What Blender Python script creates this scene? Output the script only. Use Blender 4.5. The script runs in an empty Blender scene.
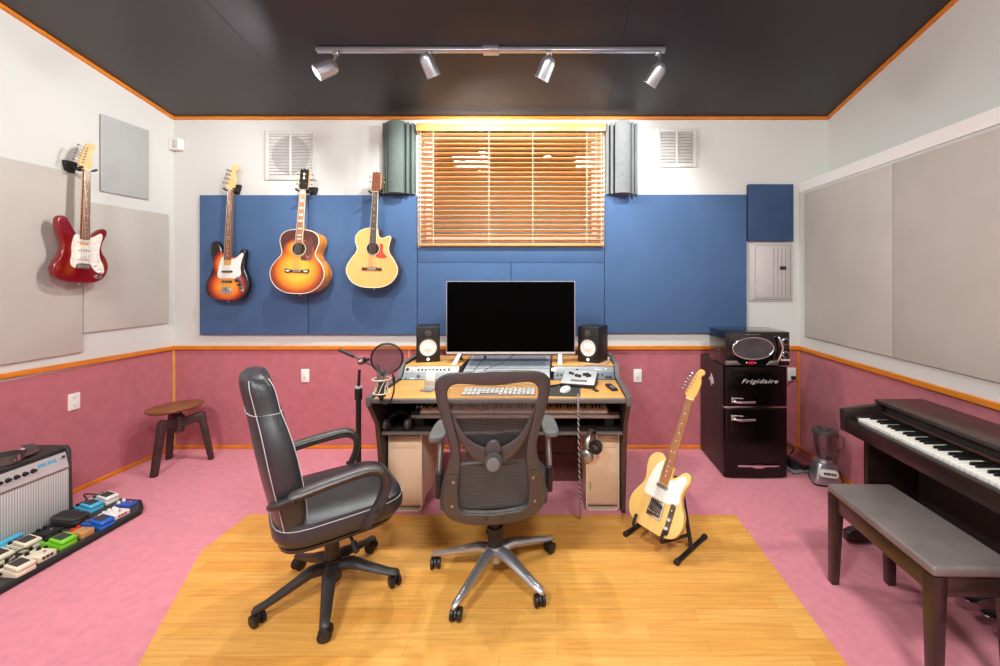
import bpy, bmesh, math, random
from math import sin, cos, pi, radians, sqrt, atan2
from mathutils import Vector, Matrix, Euler
random.seed(7)
S = bpy.context.scene
COL = S.collection
# ---------------------------------------------------------------- camera model
F, CX, CY, H = 410.0, 557.5, 276.7, 1.52
D = 3.628                                    # distance to the back wall
def W(px, py, Y):                            # photo pixel + distance -> point
    return Vector(((px-CX)*Y/F, Y, H-(py-CY)*Y/F))
def onz(px, py, z=0.0):                      # photo pixel -> point at height z
    Y = (H-z)*F/(py-CY)
    return Vector(((px-CX)*Y/F, Y, z))
cam = bpy.data.cameras.new('camera'); co = bpy.data.objects.new('camera', cam); COL.objects.link(co)
co.location = (0, 0, H); co.rotation_euler = (pi/2, 0, 0)
cam.sensor_width = 36.0; cam.lens = 36.0*F/1000
cam.shift_x = -(CX-500)/1000; cam.shift_y = -(333-CY)/1000
cam.clip_start = 0.05; cam.clip_end = 100
S.camera = co
vs = S.view_settings
S.display_settings.display_device = 'sRGB'
vs.view_transform = 'Standard'; vs.look = 'None'; vs.gamma = 1.0; vs.use_curve_mapping = False
vs.exposure = 0.24
S.cycles.use_denoising = True
S.cycles.max_bounces = 10; S.cycles.diffuse_bounces = 6; S.cycles.glossy_bounces = 4
S.cycles.transparent_max_bounces = 12; S.cycles.transmission_bounces = 8
S.cycles.caustics_reflective = False; S.cycles.caustics_refractive = False
S.cycles.sample_clamp_indirect = 6.0

# ---------------------------------------------------------------- materials
def lin(c):
    r = []
    for v in c[:3]:
        v = v/255.0
        r.append(v/12.92 if v <= 0.04045 else ((v+0.055)/1.055)**2.4)
    return (r[0], r[1], r[2], 1.0)
def nd(nt, t, **kw):
    n = nt.nodes.new(t)
    for k, v in kw.items():
        if k in n.inputs.keys() if isinstance(k, str) else False: n.inputs[k].default_value = v
        else: setattr(n, k, v)
    return n
def mat(name, rgb, rough=.5, metal=0.0, var=.06, scale=12.0, bump=0.0, bscale=None, coat=0.0, spec=.5, stretch=(1,1,1), alpha=None, trans=0.0, emit=None, estr=0.0, sheen=0.0):
    m = bpy.data.materials.new(name); m.use_nodes = True
    nt = m.node_tree; b = nt.nodes['Principled BSDF']; L = nt.links
    b.inputs['Roughness'].default_value = rough; b.inputs['Metallic'].default_value = metal
    b.inputs['Coat Weight'].default_value = coat; b.inputs['Coat Roughness'].default_value = .06
    b.inputs['Specular IOR Level'].default_value = spec
    b.inputs['Transmission Weight'].default_value = trans
    if sheen: b.inputs['Sheen Weight'].default_value = sheen
    tc = nd(nt, 'ShaderNodeTexCoord'); mp = nd(nt, 'ShaderNodeMapping'); mp.inputs['Scale'].default_value = stretch
    L.new(tc.outputs['Object'], mp.inputs['Vector'])
    nz = nd(nt, 'ShaderNodeTexNoise'); nz.inputs['Scale'].default_value = scale; nz.inputs['Detail'].default_value = 4
    L.new(mp.outputs[0], nz.inputs['Vector'])
    rp = nd(nt, 'ShaderNodeValToRGB'); c = lin(rgb)
    rp.color_ramp.elements[0].position = .3; rp.color_ramp.elements[1].position = .7
    rp.color_ramp.elements[0].color = tuple(max(0, x*(1-var*1.6)) for x in c[:3])+(1,)
    rp.color_ramp.elements[1].color = tuple(min(1, x*(1+var*1.6)) for x in c[:3])+(1,)
    L.new(nz.outputs['Fac'], rp.inputs['Fac']); L.new(rp.outputs['Color'], b.inputs['Base Color'])
    if bump:
        n2 = nd(nt, 'ShaderNodeTexNoise'); n2.inputs['Scale'].default_value = bscale or scale*6; n2.inputs['Detail'].default_value = 3
        L.new(mp.outputs[0], n2.inputs['Vector'])
        bp = nd(nt, 'ShaderNodeBump'); bp.inputs['Strength'].default_value = bump; bp.inputs['Distance'].default_value = .004
        L.new(n2.outputs['Fac'], bp.inputs['Height']); L.new(bp.outputs['Normal'], b.inputs['Normal'])
    if alpha is not None: b.inputs['Alpha'].default_value = alpha
    if emit: b.inputs['Emission Color'].default_value = lin(emit); b.inputs['Emission Strength'].default_value = estr
    return m
M = {}
M['white'] = mat('white_wall_paint', (211, 212, 207), .75, var=.012, scale=1.5)
M['ceil'] = mat('black_ceiling_paint', (45, 44, 47), .4, var=.08, scale=1.2, spec=.55)
M['wain'] = mat('burgundy_wall_carpet', (186, 107, 115), .95, var=.05, scale=14, bump=.5, bscale=160, sheen=.15)
M['carpet'] = mat('pink_floor_carpet', (216, 129, 141), .95, var=.05, scale=22, bump=.7, bscale=220, sheen=.2)
M['trim'] = mat('orange_varnished_wood', (216, 128, 34), .38, var=.15, scale=18, stretch=(.4, .4, 6), coat=.15)
M['trimpale'] = mat('pale_varnished_wood', (226, 164, 92), .4, var=.1, scale=18, stretch=(6, 6, .4))
M['blue'] = mat('blue_acoustic_fabric', (70, 99, 139), .92, var=.035, scale=5, bump=.35, bscale=220)
M['bluedk'] = mat('navy_acoustic_fabric', (52, 76, 112), .92, var=.08, scale=5, bump=.35, bscale=220)
M['grey'] = mat('grey_acoustic_fabric', (191, 185, 176), .93, var=.03, scale=3, bump=.3, bscale=220)
M['grey2'] = mat('cool_grey_acoustic_fabric', (176, 178, 176), .93, var=.03, scale=3, bump=.3, bscale=220)
M['greycore'] = mat('panel_edge_fabric', (150, 140, 130), .93, var=.03)
M['foam'] = mat('grey_green_acoustic_foam', (92, 104, 99), .9, var=.05, scale=30, bump=.5, bscale=300)
M['foamlit'] = mat('spotlit_acoustic_foam', (122, 126, 127), .9, var=.05, scale=30, bump=.5, bscale=300)  # same foam, with the spotlight on it put into a paler colour
M['plastw'] = mat('white_plastic', (236, 234, 228), .4, var=.02)
M['steelw'] = mat('painted_cabinet_steel', (196, 190, 188), .45, var=.03)
M['vent'] = mat('white_vent_metal', (206, 205, 202), .5, var=.02)
M['ventin'] = mat('vent_interior', (176, 174, 170), .8, var=.05)
M['fangrey'] = mat('fan_grille_grey', (165, 163, 160), .6, var=.05)
M['blind'] = mat('honey_wood_blind', (234, 174, 102), .35, var=.13, scale=10, stretch=(.3, 6, 6), coat=.25)
M['blindend'] = mat('pale_wood_blind_rail', (208, 156, 88), .35, var=.08, scale=8, stretch=(.3, 5, 5), coat=.3)
M['cord'] = mat('cream_cord', (240, 226, 196), .8, var=.04)
M['black'] = mat('black_plastic', (22, 21, 22), .42, var=.1)
M['blackm'] = mat('matte_black', (30, 28, 28), .7, var=.1)
M['blackg'] = mat('gloss_black', (12, 10, 10), .12, var=.1, coat=.5)
M['screen'] = mat('dark_screen_glass', (2, 2, 2), .3, var=.02, spec=.03)
M['leather'] = mat('black_leather', (46, 46, 49), .34, var=.1, scale=25, bump=.25, bscale=260, spec=.6)
M['leath2'] = mat('black_vinyl', (74, 68, 66), .36, var=.12, scale=6, bump=.2, bscale=200, spec=.6)
M['benchseat'] = mat('sheen_grey_bench_vinyl', (112, 103, 99), .36, var=.12, scale=6, bump=.2, bscale=200, spec=.6)  # sheen of the seat put into a lighter base colour
M['stitch'] = mat('white_stitching', (205, 202, 198), .8, var=.05)
M['chairpl'] = mat('dark_brown_plastic', (47, 42, 40), .45, var=.08)
M['graphite'] = mat('graphite_plastic', (67, 63, 62), .40, var=.05, scale=8)
M['graphlt'] = mat('grey_soft_plastic', (104, 104, 102), .5, var=.05)
M['silver'] = mat('brushed_silver', (190, 190, 196), .3, metal=.85, var=.05)
M['chrome'] = mat('chrome', (225, 225, 225), .12, metal=1.0, var=.03)
M['steel'] = mat('dull_nickel', (165, 160, 152), .3, metal=.9, var=.06)
M['nickeldk'] = mat('dark_reflection_nickel', (112, 98, 88), .28, metal=.85, var=.1)  # dark reflections of the guitar plate put into the metal colour
M['steelgap'] = mat('shadow_gap_steel', (120, 112, 108), .6)
M['gold'] = mat('gold_plate', (212, 168, 84), .25, metal=1.0, var=.06)
M['macal'] = mat('warm_lit_aluminium', (228, 200, 170), .42, metal=.15, var=.03, scale=5)  # warm light on the towers put into the aluminium colour
M['macfr'] = mat('lit_aluminium_frame', (238, 222, 202), .35, metal=.3, var=.02)  # frame aluminium, tinted and lightened for the same warm light
M['ledge_bright'] = mat('brightened_ledge_white', (238, 237, 232), .5, var=.01)  # whiter than the wall paint, to hold brighter light on the ledge
M['desktop'] = mat('desk_maple_laminate', (226, 164, 88), .4, var=.12, scale=10, stretch=(.5, 8, 8))
M['deskgrey'] = mat('grey_desk_edge', (98, 92, 90), .45, var=.05)
M['deskblk'] = mat('dark_desk_board', (40, 33, 31), .5, var=.1)
M['deskwood'] = mat('brown_desk_edge', (74, 54, 42), .5, var=.12, stretch=(5, 5, .5))
M['deskred'] = mat('dark_red_board', (82, 40, 36), .6, var=.1)
M['rackgrey'] = mat('rack_panel_grey', (150, 156, 160), .4, metal=.3, var=.04)
M['racklt'] = mat('rack_panel_silver', (205, 206, 204), .35, metal=.3, var=.03)
M['rackdk'] = mat('rack_panel_slate', (108, 116, 126), .45, metal=.2, var=.05)
M['ivory'] = mat('ivory_key', (240, 236, 226), .25, var=.02)
M['ebony'] = mat('black_key', (20, 18, 18), .3, var=.05)
M['pianowd'] = mat('dark_rosewood_veneer', (38, 26, 25), .32, var=.16, scale=10, stretch=(6, .4, 6), coat=.2)
M['pianotop'] = mat('rosewood_lid', (58, 45, 44), .34, var=.12, scale=10, stretch=(6, .4, 6), coat=.15)
M['benchwd'] = mat('bench_dark_wood', (48, 33, 29), .3, var=.12, scale=12, stretch=(4, 4, .6), coat=.25)
M['fridge'] = mat('fridge_black_enamel', (10, 7, 7), .16, var=.08, coat=.15, spec=.3)
M['fridges'] = mat('fridge_side_black', (40, 30, 30), .45, var=.06, bump=.15, bscale=300)
M['red'] = mat('red_badge', (205, 28, 62), .3, var=.05)
M['stoolseat'] = mat('walnut_stool_seat', (132, 84, 47), .42, var=.2, scale=9, stretch=(.6, 7, 7), coat=.1)
M['stoolleg'] = mat('dark_stool_leg', (60, 42, 40), .5, var=.1)
M['stooledge'] = mat('worn_stool_edge', (150, 130, 120), .5, var=.1)
M['tolex'] = mat('black_tolex', (50, 50, 50), .6, var=.15, scale=120, bump=.4, bscale=400)
M['red_guit'] = mat('candy_red_lacquer', (124, 3, 9), .14, var=.06, scale=5, coat=.7, metal=.1)
M['cream'] = mat('butterscotch_lacquer', (240, 196, 116), .22, var=.05, scale=6, stretch=(6, 6, .6), coat=.7)
M['maple'] = mat('aged_maple', (226, 170, 86), .3, var=.1, scale=14, stretch=(5, 5, .6), coat=.5)
M['rosew'] = mat('rosewood_fretboard', (122, 64, 36), .45, var=.2, scale=20, stretch=(6, 6, .7))
M['rosedk'] = mat('dark_fretboard', (62, 42, 36), .45, var=.2, scale=20, stretch=(6, 6, .7))
M['maplehd'] = mat('pale_maple_head', (232, 196, 136), .3, var=.06, scale=14, coat=.3)
M['palebd'] = mat('worn_light_fretboard', (178, 114, 66), .45, var=.15, scale=20, stretch=(6, 6, .7))
M['spruce'] = mat('spruce_top', (230, 172, 96), .28, var=.06, scale=16, stretch=(10, 10, .4), coat=.7)
M['sidewd'] = mat('dark_rosewood_side', (74, 44, 40), .25, var=.2, scale=10, stretch=(.6, .6, 5), coat=.6)
M['sideor'] = mat('amber_maple_side', (214, 130, 24), .2, var=.22, scale=9, stretch=(4, 4, .8), coat=.7)
M['binding'] = mat('cream_binding', (244, 232, 204), .4, var=.03)
M['pgwhite'] = mat('white_pickguard', (240, 238, 228), .3, var=.03, coat=.3)
M['pgpearl'] = mat('pearl_pickguard', (236, 230, 216), .25, var=.1, scale=40, coat=.4)
M['pgred'] = mat('tortoise_pickguard', (196, 62, 34), .25, var=.3, scale=60, coat=.5)
M['pgdark'] = mat('engraved_dark_pickguard', (92, 52, 44), .3, var=.25, scale=40, coat=.4)
M['pgeng'] = mat('engraving_rose', (190, 110, 96), .5, var=.2, scale=80)
M['pearl'] = mat('pearl_inlay', (246, 242, 228), .25, var=.06, scale=60)
M['hole'] = mat('soundhole_dark', (40, 22, 16), .8, var=.1)
M['bridgewd'] = mat('bridge_rosewood', (70, 42, 32), .5, var=.15)
M['string'] = mat('guitar_string', (190, 180, 160), .3, metal=.9, var=.03)
M['cable'] = mat('black_cable', (18, 17, 17), .5, var=.1)
M['cablegr'] = mat('grey_cable', (190, 186, 180), .6, var=.05)
M['cone'] = mat('white_speaker_cone', (238, 236, 230), .5, var=.02)
M['pbcream'] = mat('cream_pedal_paint', (226, 214, 188), .4, var=.04)
M['pbgreen'] = mat('lime_pedal_paint', (120, 200, 44), .35, var=.05)
M['pblue'] = mat('royal_blue_pedal_paint', (34, 98, 190), .35, var=.06)
M['pcyan'] = mat('sky_blue_pedal_paint', (82, 178, 216), .35, var=.05)
M['pnavy'] = mat('navy_pedal_paint', (54, 88, 168), .4, var=.06)
M['ptan'] = mat('tan_pedal_paint', (196, 142, 84), .45, var=.08)
M['pwhite'] = mat('white_pedal_paint', (232, 224, 218), .4, var=.05)
M['rubber'] = mat('dark_rubber', (58, 54, 50), .8, var=.08, bump=.3, bscale=200)
M['redknob'] = mat('red_knob', (200, 50, 36), .35, var=.05)
M['lamp'] = mat('lit_lamp_face', (255, 250, 240), .4, emit=(255, 247, 235), estr=14.0)
M['led'] = mat('lit_speaker_logo', (240, 250, 255), .4, emit=(235, 248, 255), estr=2.0)
M['blstrip'] = mat('blue_panel_strip', (96, 170, 205), .4, var=.1, scale=60)
M['mwglass'] = mat('reflection_grey_glass', (78, 74, 76), .2, var=.1)  # grey of the window reflections put into the base colour
M['script'] = mat('polished_script_metal', (226, 224, 220), .35, metal=.3, var=.03)
M['exterior'] = mat('grey_green_outside_wall', (120, 128, 116), .9, var=.1, scale=3)

def node_mat(name):
    m = bpy.data.materials.new(name); m.use_nodes = True
    return m, m.node_tree, m.node_tree.nodes['Principled BSDF'], m.node_tree.links
def glass(name, tint=(255, 255, 255), rough=.02, w=.85):      # thin clear sheet: mostly see-through, a little gloss
    m, nt, b, L = node_mat(name)
    out = nt.nodes['Material Output']
    t = nd(nt, 'ShaderNodeBsdfTransparent'); t.inputs['Color'].default_value = lin(tint)
    g = nd(nt, 'ShaderNodeBsdfGlossy'); g.inputs['Roughness'].default_value = rough
    fr = nd(nt, 'ShaderNodeLayerWeight'); fr.inputs['Blend'].default_value = .5
    pw = nd(nt, 'ShaderNodeMath', operation='POWER'); pw.inputs[1].default_value = 4.0; L.new(fr.outputs['Facing'], pw.inputs[0])
    mx = nd(nt, 'ShaderNodeMath', operation='MULTIPLY_ADD'); mx.inputs[1].default_value = .6; mx.inputs[2].default_value = 1-w
    L.new(pw.outputs[0], mx.inputs[0])
    mix = nd(nt, 'ShaderNodeMixShader'); L.new(mx.outputs[0], mix.inputs[0])
    L.new(t.outputs[0], mix.inputs[1]); L.new(g.outputs[0], mix.inputs[2]); L.new(mix.outputs[0], out.inputs['Surface'])
    nt.nodes.remove(b)
    return m
M['glass'] = glass('clear_glass', w=.93)
M['jar'] = glass('clear_jar_glass', (236, 240, 240), .03, .90)
M['acryl'] = glass('clear_acrylic', (236, 230, 230), .1, .88)
def weave(name, rgb, scale, cover, ax=0):         # woven see-through mesh
    m, nt, b, L = node_mat(name); out = nt.nodes['Material Output']
    b.inputs['Base Color'].default_value = lin(rgb); b.inputs['Roughness'].default_value = .5
    tc = nd(nt, 'ShaderNodeTexCoord')
    sep = nd(nt, 'ShaderNodeSeparateXYZ'); L.new(tc.outputs['Object'], sep.inputs[0])
    fs = []
    for k, s in (('X', scale), ('Z', scale*.55)):
        mu = nd(nt, 'ShaderNodeMath', operation='MULTIPLY'); mu.inputs[1].default_value = s; L.new(sep.outputs[k], mu.inputs[0])
        fr = nd(nt, 'ShaderNodeMath', operation='FRACT'); L.new(mu.outputs[0], fr.inputs[0])
        lt = nd(nt, 'ShaderNodeMath', operation='LESS_THAN'); lt.inputs[1].default_value = cover; L.new(fr.outputs[0], lt.inputs[0])
        fs.append(lt)
    mxm = nd(nt, 'ShaderNodeMath', operation='MAXIMUM'); L.new(fs[0].outputs[0], mxm.inputs[0]); L.new(fs[1].outputs[0], mxm.inputs[1])
    L.new(mxm.outputs[0], b.inputs['Alpha'])
    return m
M['mesh'] = weave('woven_chair_mesh', (84, 80, 78), 260, .21)
M['popmesh'] = weave('nylon_filter_mesh', (70, 50, 56), 900, .42)
def wood_floor():
    m, nt, b, L = node_mat('honey_plank_floor')
    tc = nd(nt, 'ShaderNodeTexCoord')
    br = nd(nt, 'ShaderNodeTexBrick'); L.new(tc.outputs['Object'], br.inputs['Vector'])
    br.offset = .37; br.offset_frequency = 2
    br.inputs['Scale'].default_value = 1.0; br.inputs['Brick Width'].default_value = .62; br.inputs['Row Height'].default_value = .078
    br.inputs['Mortar Size'].default_value = .0009; br.inputs['Mortar Smooth'].default_value = .6; br.inputs['Bias'].default_value = -.1
    br.inputs['Color1'].default_value = lin((235, 174, 90)); br.inputs['Color2'].default_value = lin((226, 157, 73)); br.inputs['Mortar'].default_value = lin((196, 130, 58))
    mp = nd(nt, 'ShaderNodeMapping'); mp.inputs['Scale'].default_value = (1.6, 26, 1); L.new(tc.outputs['Object'], mp.inputs['Vector'])
    nz = nd(nt, 'ShaderNodeTexNoise'); nz.inputs['Scale'].default_value = 2.5; nz.inputs['Detail'].default_value = 6; L.new(mp.outputs[0], nz.inputs['Vector'])
    rp = nd(nt, 'ShaderNodeValToRGB'); rp.color_ramp.elements[0].position = .3; rp.color_ramp.elements[1].position = .75
    rp.color_ramp.elements[0].color = (.80, .76, .70, 1); rp.color_ramp.elements[1].color = (1.06, 1.05, 1.02, 1)
    L.new(nz.outputs['Fac'], rp.inputs['Fac'])
    n3 = nd(nt, 'ShaderNodeTexNoise'); n3.inputs['Scale'].default_value = 2.2; L.new(tc.outputs['Object'], n3.inputs['Vector'])
    mx = nd(nt, 'ShaderNodeMix', data_type='RGBA', blend_type='MULTIPLY'); mx.inputs['Factor'].default_value = 1
    L.new(br.outputs['Color'], mx.inputs[6]); L.new(rp.outputs['Color'], mx.inputs[7])
    L.new(mx.outputs[2], b.inputs['Base Color'])
    b.inputs['Roughness'].default_value = .36; b.inputs['Specular IOR Level'].default_value = .4
    return m
M['plank'] = wood_floor()
def seam_ceiling():
    m = M['ceil']; nt = m.node_tree; L = nt.links; b = nt.nodes['Principled BSDF']
    src = b.inputs['Base Color'].links[0].from_socket
    tc = nd(nt, 'ShaderNodeTexCoord'); sep = nd(nt, 'ShaderNodeSeparateXYZ'); L.new(tc.outputs['Object'], sep.inputs[0])
    tot = None
    for x0 in (-2.12, .438):
        sb = nd(nt, 'ShaderNodeMath', operation='SUBTRACT'); sb.inputs[1].default_value = x0; L.new(sep.outputs['X'], sb.inputs[0])
        ab = nd(nt, 'ShaderNodeMath', operation='ABSOLUTE'); L.new(sb.outputs[0], ab.inputs[0])
        lt = nd(nt, 'ShaderNodeMath', operation='LESS_THAN'); lt.inputs[1].default_value = .004; L.new(ab.outputs[0], lt.inputs[0])
        if tot is None: tot = lt
        else:
            a = nd(nt, 'ShaderNodeMath', operation='ADD'); L.new(tot.outputs[0], a.inputs[0]); L.new(lt.outputs[0], a.inputs[1]); tot = a
    mx = nd(nt, 'ShaderNodeMix', data_type='RGBA'); L.new(tot.outputs[0], mx.inputs['Factor'])
    L.new(src, mx.inputs[6]); mx.inputs[7].default_value = lin((18, 15, 15)); L.new(mx.outputs[2], b.inputs['Base Color'])
seam_ceiling()
def grille():
    m, nt, b, L = node_mat('silver_grille_cloth')
    tc = nd(nt, 'ShaderNodeTexCoord'); sep = nd(nt, 'ShaderNodeSeparateXYZ'); L.new(tc.outputs['Object'], sep.inputs[0])
    mu = nd(nt, 'ShaderNodeMath', operation='MULTIPLY'); mu.inputs[1].default_value = 85; L.new(sep.outputs['Y'], mu.inputs[0])
    fr = nd(nt, 'ShaderNodeMath', operation='FRACT'); L.new(mu.outputs[0], fr.inputs[0])
    rp = nd(nt, 'ShaderNodeValToRGB'); rp.color_ramp.elements[0].position = .15; rp.color_ramp.elements[1].position = .5
    rp.color_ramp.elements[0].color = lin((140, 144, 146)); rp.color_ramp.elements[1].color = lin((205, 206, 202))
    L.new(fr.outputs[0], rp.inputs['Fac']); L.new(rp.outputs['Color'], b.inputs['Base Color']); b.inputs['Roughness'].default_value = .7
    return m
M['grille'] = grille()
def burst(name, cols, c1, r1, c2, r2):     # sunburst paint: concentric colours over the two bouts
    m, nt, b, L = node_mat(name)
    tc = nd(nt, 'ShaderNodeTexCoord'); ds = []
    for (cx, cz), (rx, rz) in ((c1, r1), (c2, r2)):
        mp = nd(nt, 'ShaderNodeMapping'); mp.inputs['Location'].default_value = (-cx/rx, 0, -cz/rz); mp.inputs['Scale'].default_value = (1/rx, 0, 1/rz)
        L.new(tc.outputs['Object'], mp.inputs['Vector'])
        ln = nd(nt, 'ShaderNodeVectorMath', operation='LENGTH'); L.new(mp.outputs[0], ln.inputs[0]); ds.append(ln)
    mn = nd(nt, 'ShaderNodeMath', operation='SMOOTH_MIN'); mn.inputs[2].default_value = .25
    L.new(ds[0].outputs['Value'], mn.inputs[0]); L.new(ds[1].outputs['Value'], mn.inputs[1])
    rp = nd(nt, 'ShaderNodeValToRGB'); L.new(mn.outputs[0], rp.inputs['Fac'])
    e = rp.color_ramp.elements; e[0].position = cols[0][0]; e[0].color = lin(cols[0][1]); e[1].position = cols[1][0]; e[1].color = lin(cols[1][1])
    for p, c in cols[2:]:
        q = e.new(p); q.color = lin(c)
    L.new(rp.outputs['Color'], b.inputs['Base Color'])
    b.inputs['Roughness'].default_value = .25; b.inputs['Coat Weight'].default_value = .4; b.inputs['Coat Roughness'].default_value = .06
    return m
M['burst_bass'] = burst('three_tone_sunburst', [(.30, (244, 168, 60)), (.55, (232, 118, 30)), (.74, (170, 40, 16)), (.92, (26, 12, 10))], (0, .125), (.185, .165), (-.02, .31), (.125, .14))
M['burst_jumbo'] = burst('amber_sunburst', [(.34, (255, 184, 58)), (.58, (246, 148, 28)), (.80, (176, 70, 20)), (.97, (80, 34, 24))], (0, .19), (.23, .215), (0, .36), (.13, .09))

# ---------------------------------------------------------------- mesh builder
class MB:
    def __init__(s): s.bm = bmesh.new(); s.mats = []; s.T = Matrix.Identity(4)
    def _mi(s, m):
        if m not in s.mats: s.mats.append(m)
        return s.mats.index(m)
    def _add(s, t, m, bevel=0, seg=2, ang=35, X=None, keepmat=False):
        if bevel > 0:
            bmesh.ops.recalc_face_normals(t, faces=t.faces)
            es = [e for e in t.edges if len(e.link_faces) == 2 and e.calc_face_angle(0) > radians(ang)]
            if es: bmesh.ops.bevel(t, geom=es, offset=bevel, segments=seg, affect='EDGES', profile=.5, clamp_overlap=True)
        i = s._mi(m) if m else 0
        if not keepmat:
            for f in t.faces: f.material_index = i
        Mx = s.T @ X if X is not None else s.T
        t.transform(Mx)
        if Mx.determinant() < 0: bmesh.ops.reverse_faces(t, faces=t.faces)
        me = bpy.data.meshes.new('tmp'); t.to_mesh(me); s.bm.from_mesh(me); bpy.data.meshes.remove(me); t.free()
        return s
    def box(s, a, b, m, bevel=0, seg=2, X=None):
        t = bmesh.new(); bmesh.ops.create_cube(t, size=1)
        a = Vector(a); b = Vector(b); c = (a+b)/2; d = b-a
        for v in t.verts: v.co = Vector((c.x+v.co.x*d.x, c.y+v.co.y*d.y, c.z+v.co.z*d.z))
        bmesh.ops.recalc_face_normals(t, faces=t.faces)
        return s._add(t, m, bevel, seg, X=X)
    def hexa(s, bot, top, m, bevel=0, seg=2, X=None):      # two rings of points
        t = bmesh.new(); n = len(bot)
        vb = [t.verts.new(p) for p in bot]; vt = [t.verts.new(p) for p in top]
        t.faces.new(vb[::-1]); t.faces.new(vt)
        for i in range(n): t.faces.new((vb[i], vb[(i+1) % n], vt[(i+1) % n], vt[i]))
        bmesh.ops.recalc_face_normals(t, faces=t.faces)
        return s._add(t, m, bevel, seg, X=X)
    def prism(s, poly, a, b, m, plane='xz', bevel=0, seg=2, X=None, mside=None, ang=35):
        # polygon extruded along the missing axis from a to b
        f = {'xz': lambda u, v, w: (u, w, v), 'xy': lambda u, v, w: (u, v, w), 'yz': lambda u, v, w: (w, u, v)}[plane]
        t = bmesh.new(); n = len(poly)
        va = [t.verts.new(f(u, v, a)) for u, v in poly]; vb = [t.verts.new(f(u, v, b)) for u, v in poly]
        fa = t.faces.new(va); fb = t.faces.new(vb); sd = []
        for i in range(n): sd.append(t.faces.new((va[i], va[(i+1) % n], vb[(i+1) % n], vb[i])))
        bmesh.ops.recalc_face_normals(t, faces=t.faces)
        if mside is not None:
            i0, i1 = s._mi(m), s._mi(mside); fa.material_index = i0; fb.material_index = i0
            for q in sd: q.material_index = i1
            return s._add(t, m, bevel, seg, X=X, keepmat=True, ang=ang)
        return s._add(t, m, bevel, seg, X=X, ang=ang)
    def tube(s, path, r, m, seg=8, closed=False, caps=True, X=None, flat=None, up=None):
        # r: number, list, or (rw, rh) pair for flat section
        P = [Vector(p) for p in path]; n = len(P); t = bmesh.new(); rings = []
        ref = None
        for i in range(n):
            if closed: d = P[(i+1) % n]-P[i-1]
            else: d = P[min(i+1, n-1)]-P[max(i-1, 0)]
            if d.length < 1e-9: d = Vector((0, 0, 1))
            d.normalize()
            if ref is None:
                ref = Vector(up) if up else (Vector((0, 0, 1)) if abs(d.z) < .9 else Vector((1, 0, 0)))
            if up: ref = Vector(up)
            u = ref-d*ref.dot(d)
            if u.length < 1e-6: u = d.orthogonal()
            u.normalize(); w = d.cross(u); ref = u
            rr = r[i] if isinstance(r, list) else r
            ru, rw = rr if isinstance(rr, tuple) else (rr, rr)
            rings.append([t.verts.new(P[i]+u*(cos(2*pi*k/seg)*ru)+w*(sin(2*pi*k/seg)*rw)) for k in range(seg)])
        for i in range(n if closed else n-1):
            A, B = rings[i], rings[(i+1) % n]
            for k in range(seg): t.faces.new((A[k], A[(k+1) % seg], B[(k+1) % seg], B[k]))
        if caps and not closed: t.faces.new(rings[0][::-1]); t.faces.new(rings[-1])
        bmesh.ops.recalc_face_normals(t, faces=t.faces)
        return s._add(t, m, X=X)
    def cyl(s, p0, p1, r, m, r1=None, seg=16, bevel=0, X=None):
        p0 = Vector(p0); p1 = Vector(p1); r1 = r if r1 is None else r1
        d = (p1-p0).normalized(); u = d.orthogonal().normalized(); w = d.cross(u); t = bmesh.new()
        A = [t.verts.new(p0+u*cos(2*pi*k/seg)*r+w*sin(2*pi*k/seg)*r) for k in range(seg)]
        B = [t.verts.new(p1+u*cos(2*pi*k/seg)*r1+w*sin(2*pi*k/seg)*r1) for k in range(seg)]
        t.faces.new(A[::-1]); t.faces.new(B)
        for k in range(seg): t.faces.new((A[k], A[(k+1) % seg], B[(k+1) % seg], B[k]))
        bmesh.ops.recalc_face_normals(t, faces=t.faces)
        return s._add(t, m, bevel, 2, 50, X=X)
    def lathe(s, prof, m, seg=24, X=None, closed=False):      # (r, z) profile round local z
        t = bmesh.new(); rings = []
        for r, z in prof:
            if r < 1e-6: rings.append([t.verts.new((0, 0, z))])
            else: rings.append([t.verts.new((r*cos(2*pi*k/seg), r*sin(2*pi*k/seg), z)) for k in range(seg)])
        pr = list(zip(rings, rings[1:]))+([(rings[-1], rings[0])] if closed else [])
        for A, B in pr:
            for k in range(seg):
                a0, a1 = A[k % len(A)], A[(k+1) % len(A)]; b0, b1 = B[k % len(B)], B[(k+1) % len(B)]
                vs_ = []
                for v in (a0, a1, b1, b0):
                    if v not in vs_: vs_.append(v)
                if len(vs_) > 2: t.faces.new(vs_)
        bmesh.ops.recalc_face_normals(t, faces=t.faces)
        return s._add(t, m, X=X)
    def ball(s, c, r, m, seg=14, X=None):
        t = bmesh.new(); bmesh.ops.create_uvsphere(t, u_segments=seg, v_segments=max(6, seg//2), radius=1)
        rr = Vector(r) if not isinstance(r, (int, float)) else Vector((r, r, r)); c = Vector(c)
        for v in t.verts: v.co = Vector((c.x+v.co.x*rr.x, c.y+v.co.y*rr.y, c.z+v.co.z*rr.z))
        return s._add(t, m, X=X)
    def grid(s, fn, nu, nv, m, X=None, closeu=False, thick=0):    # surface from fn(u,v) in 0..1
        t = bmesh.new(); V = [[t.verts.new(fn(i/nu, j/nv)) for j in range(nv+1)] for i in range(nu if closeu else nu+1)]
        N = len(V)
        for i in range(nu):
            for j in range(nv): t.faces.new((V[i][j], V[(i+1) % N][j], V[(i+1) % N][j+1], V[i][j+1]))
        if thick: bmesh.ops.solidify(t, geom=t.faces[:], thickness=thick)
        bmesh.ops.recalc_face_normals(t, faces=t.faces)
        return s._add(t, m, X=X)
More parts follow.
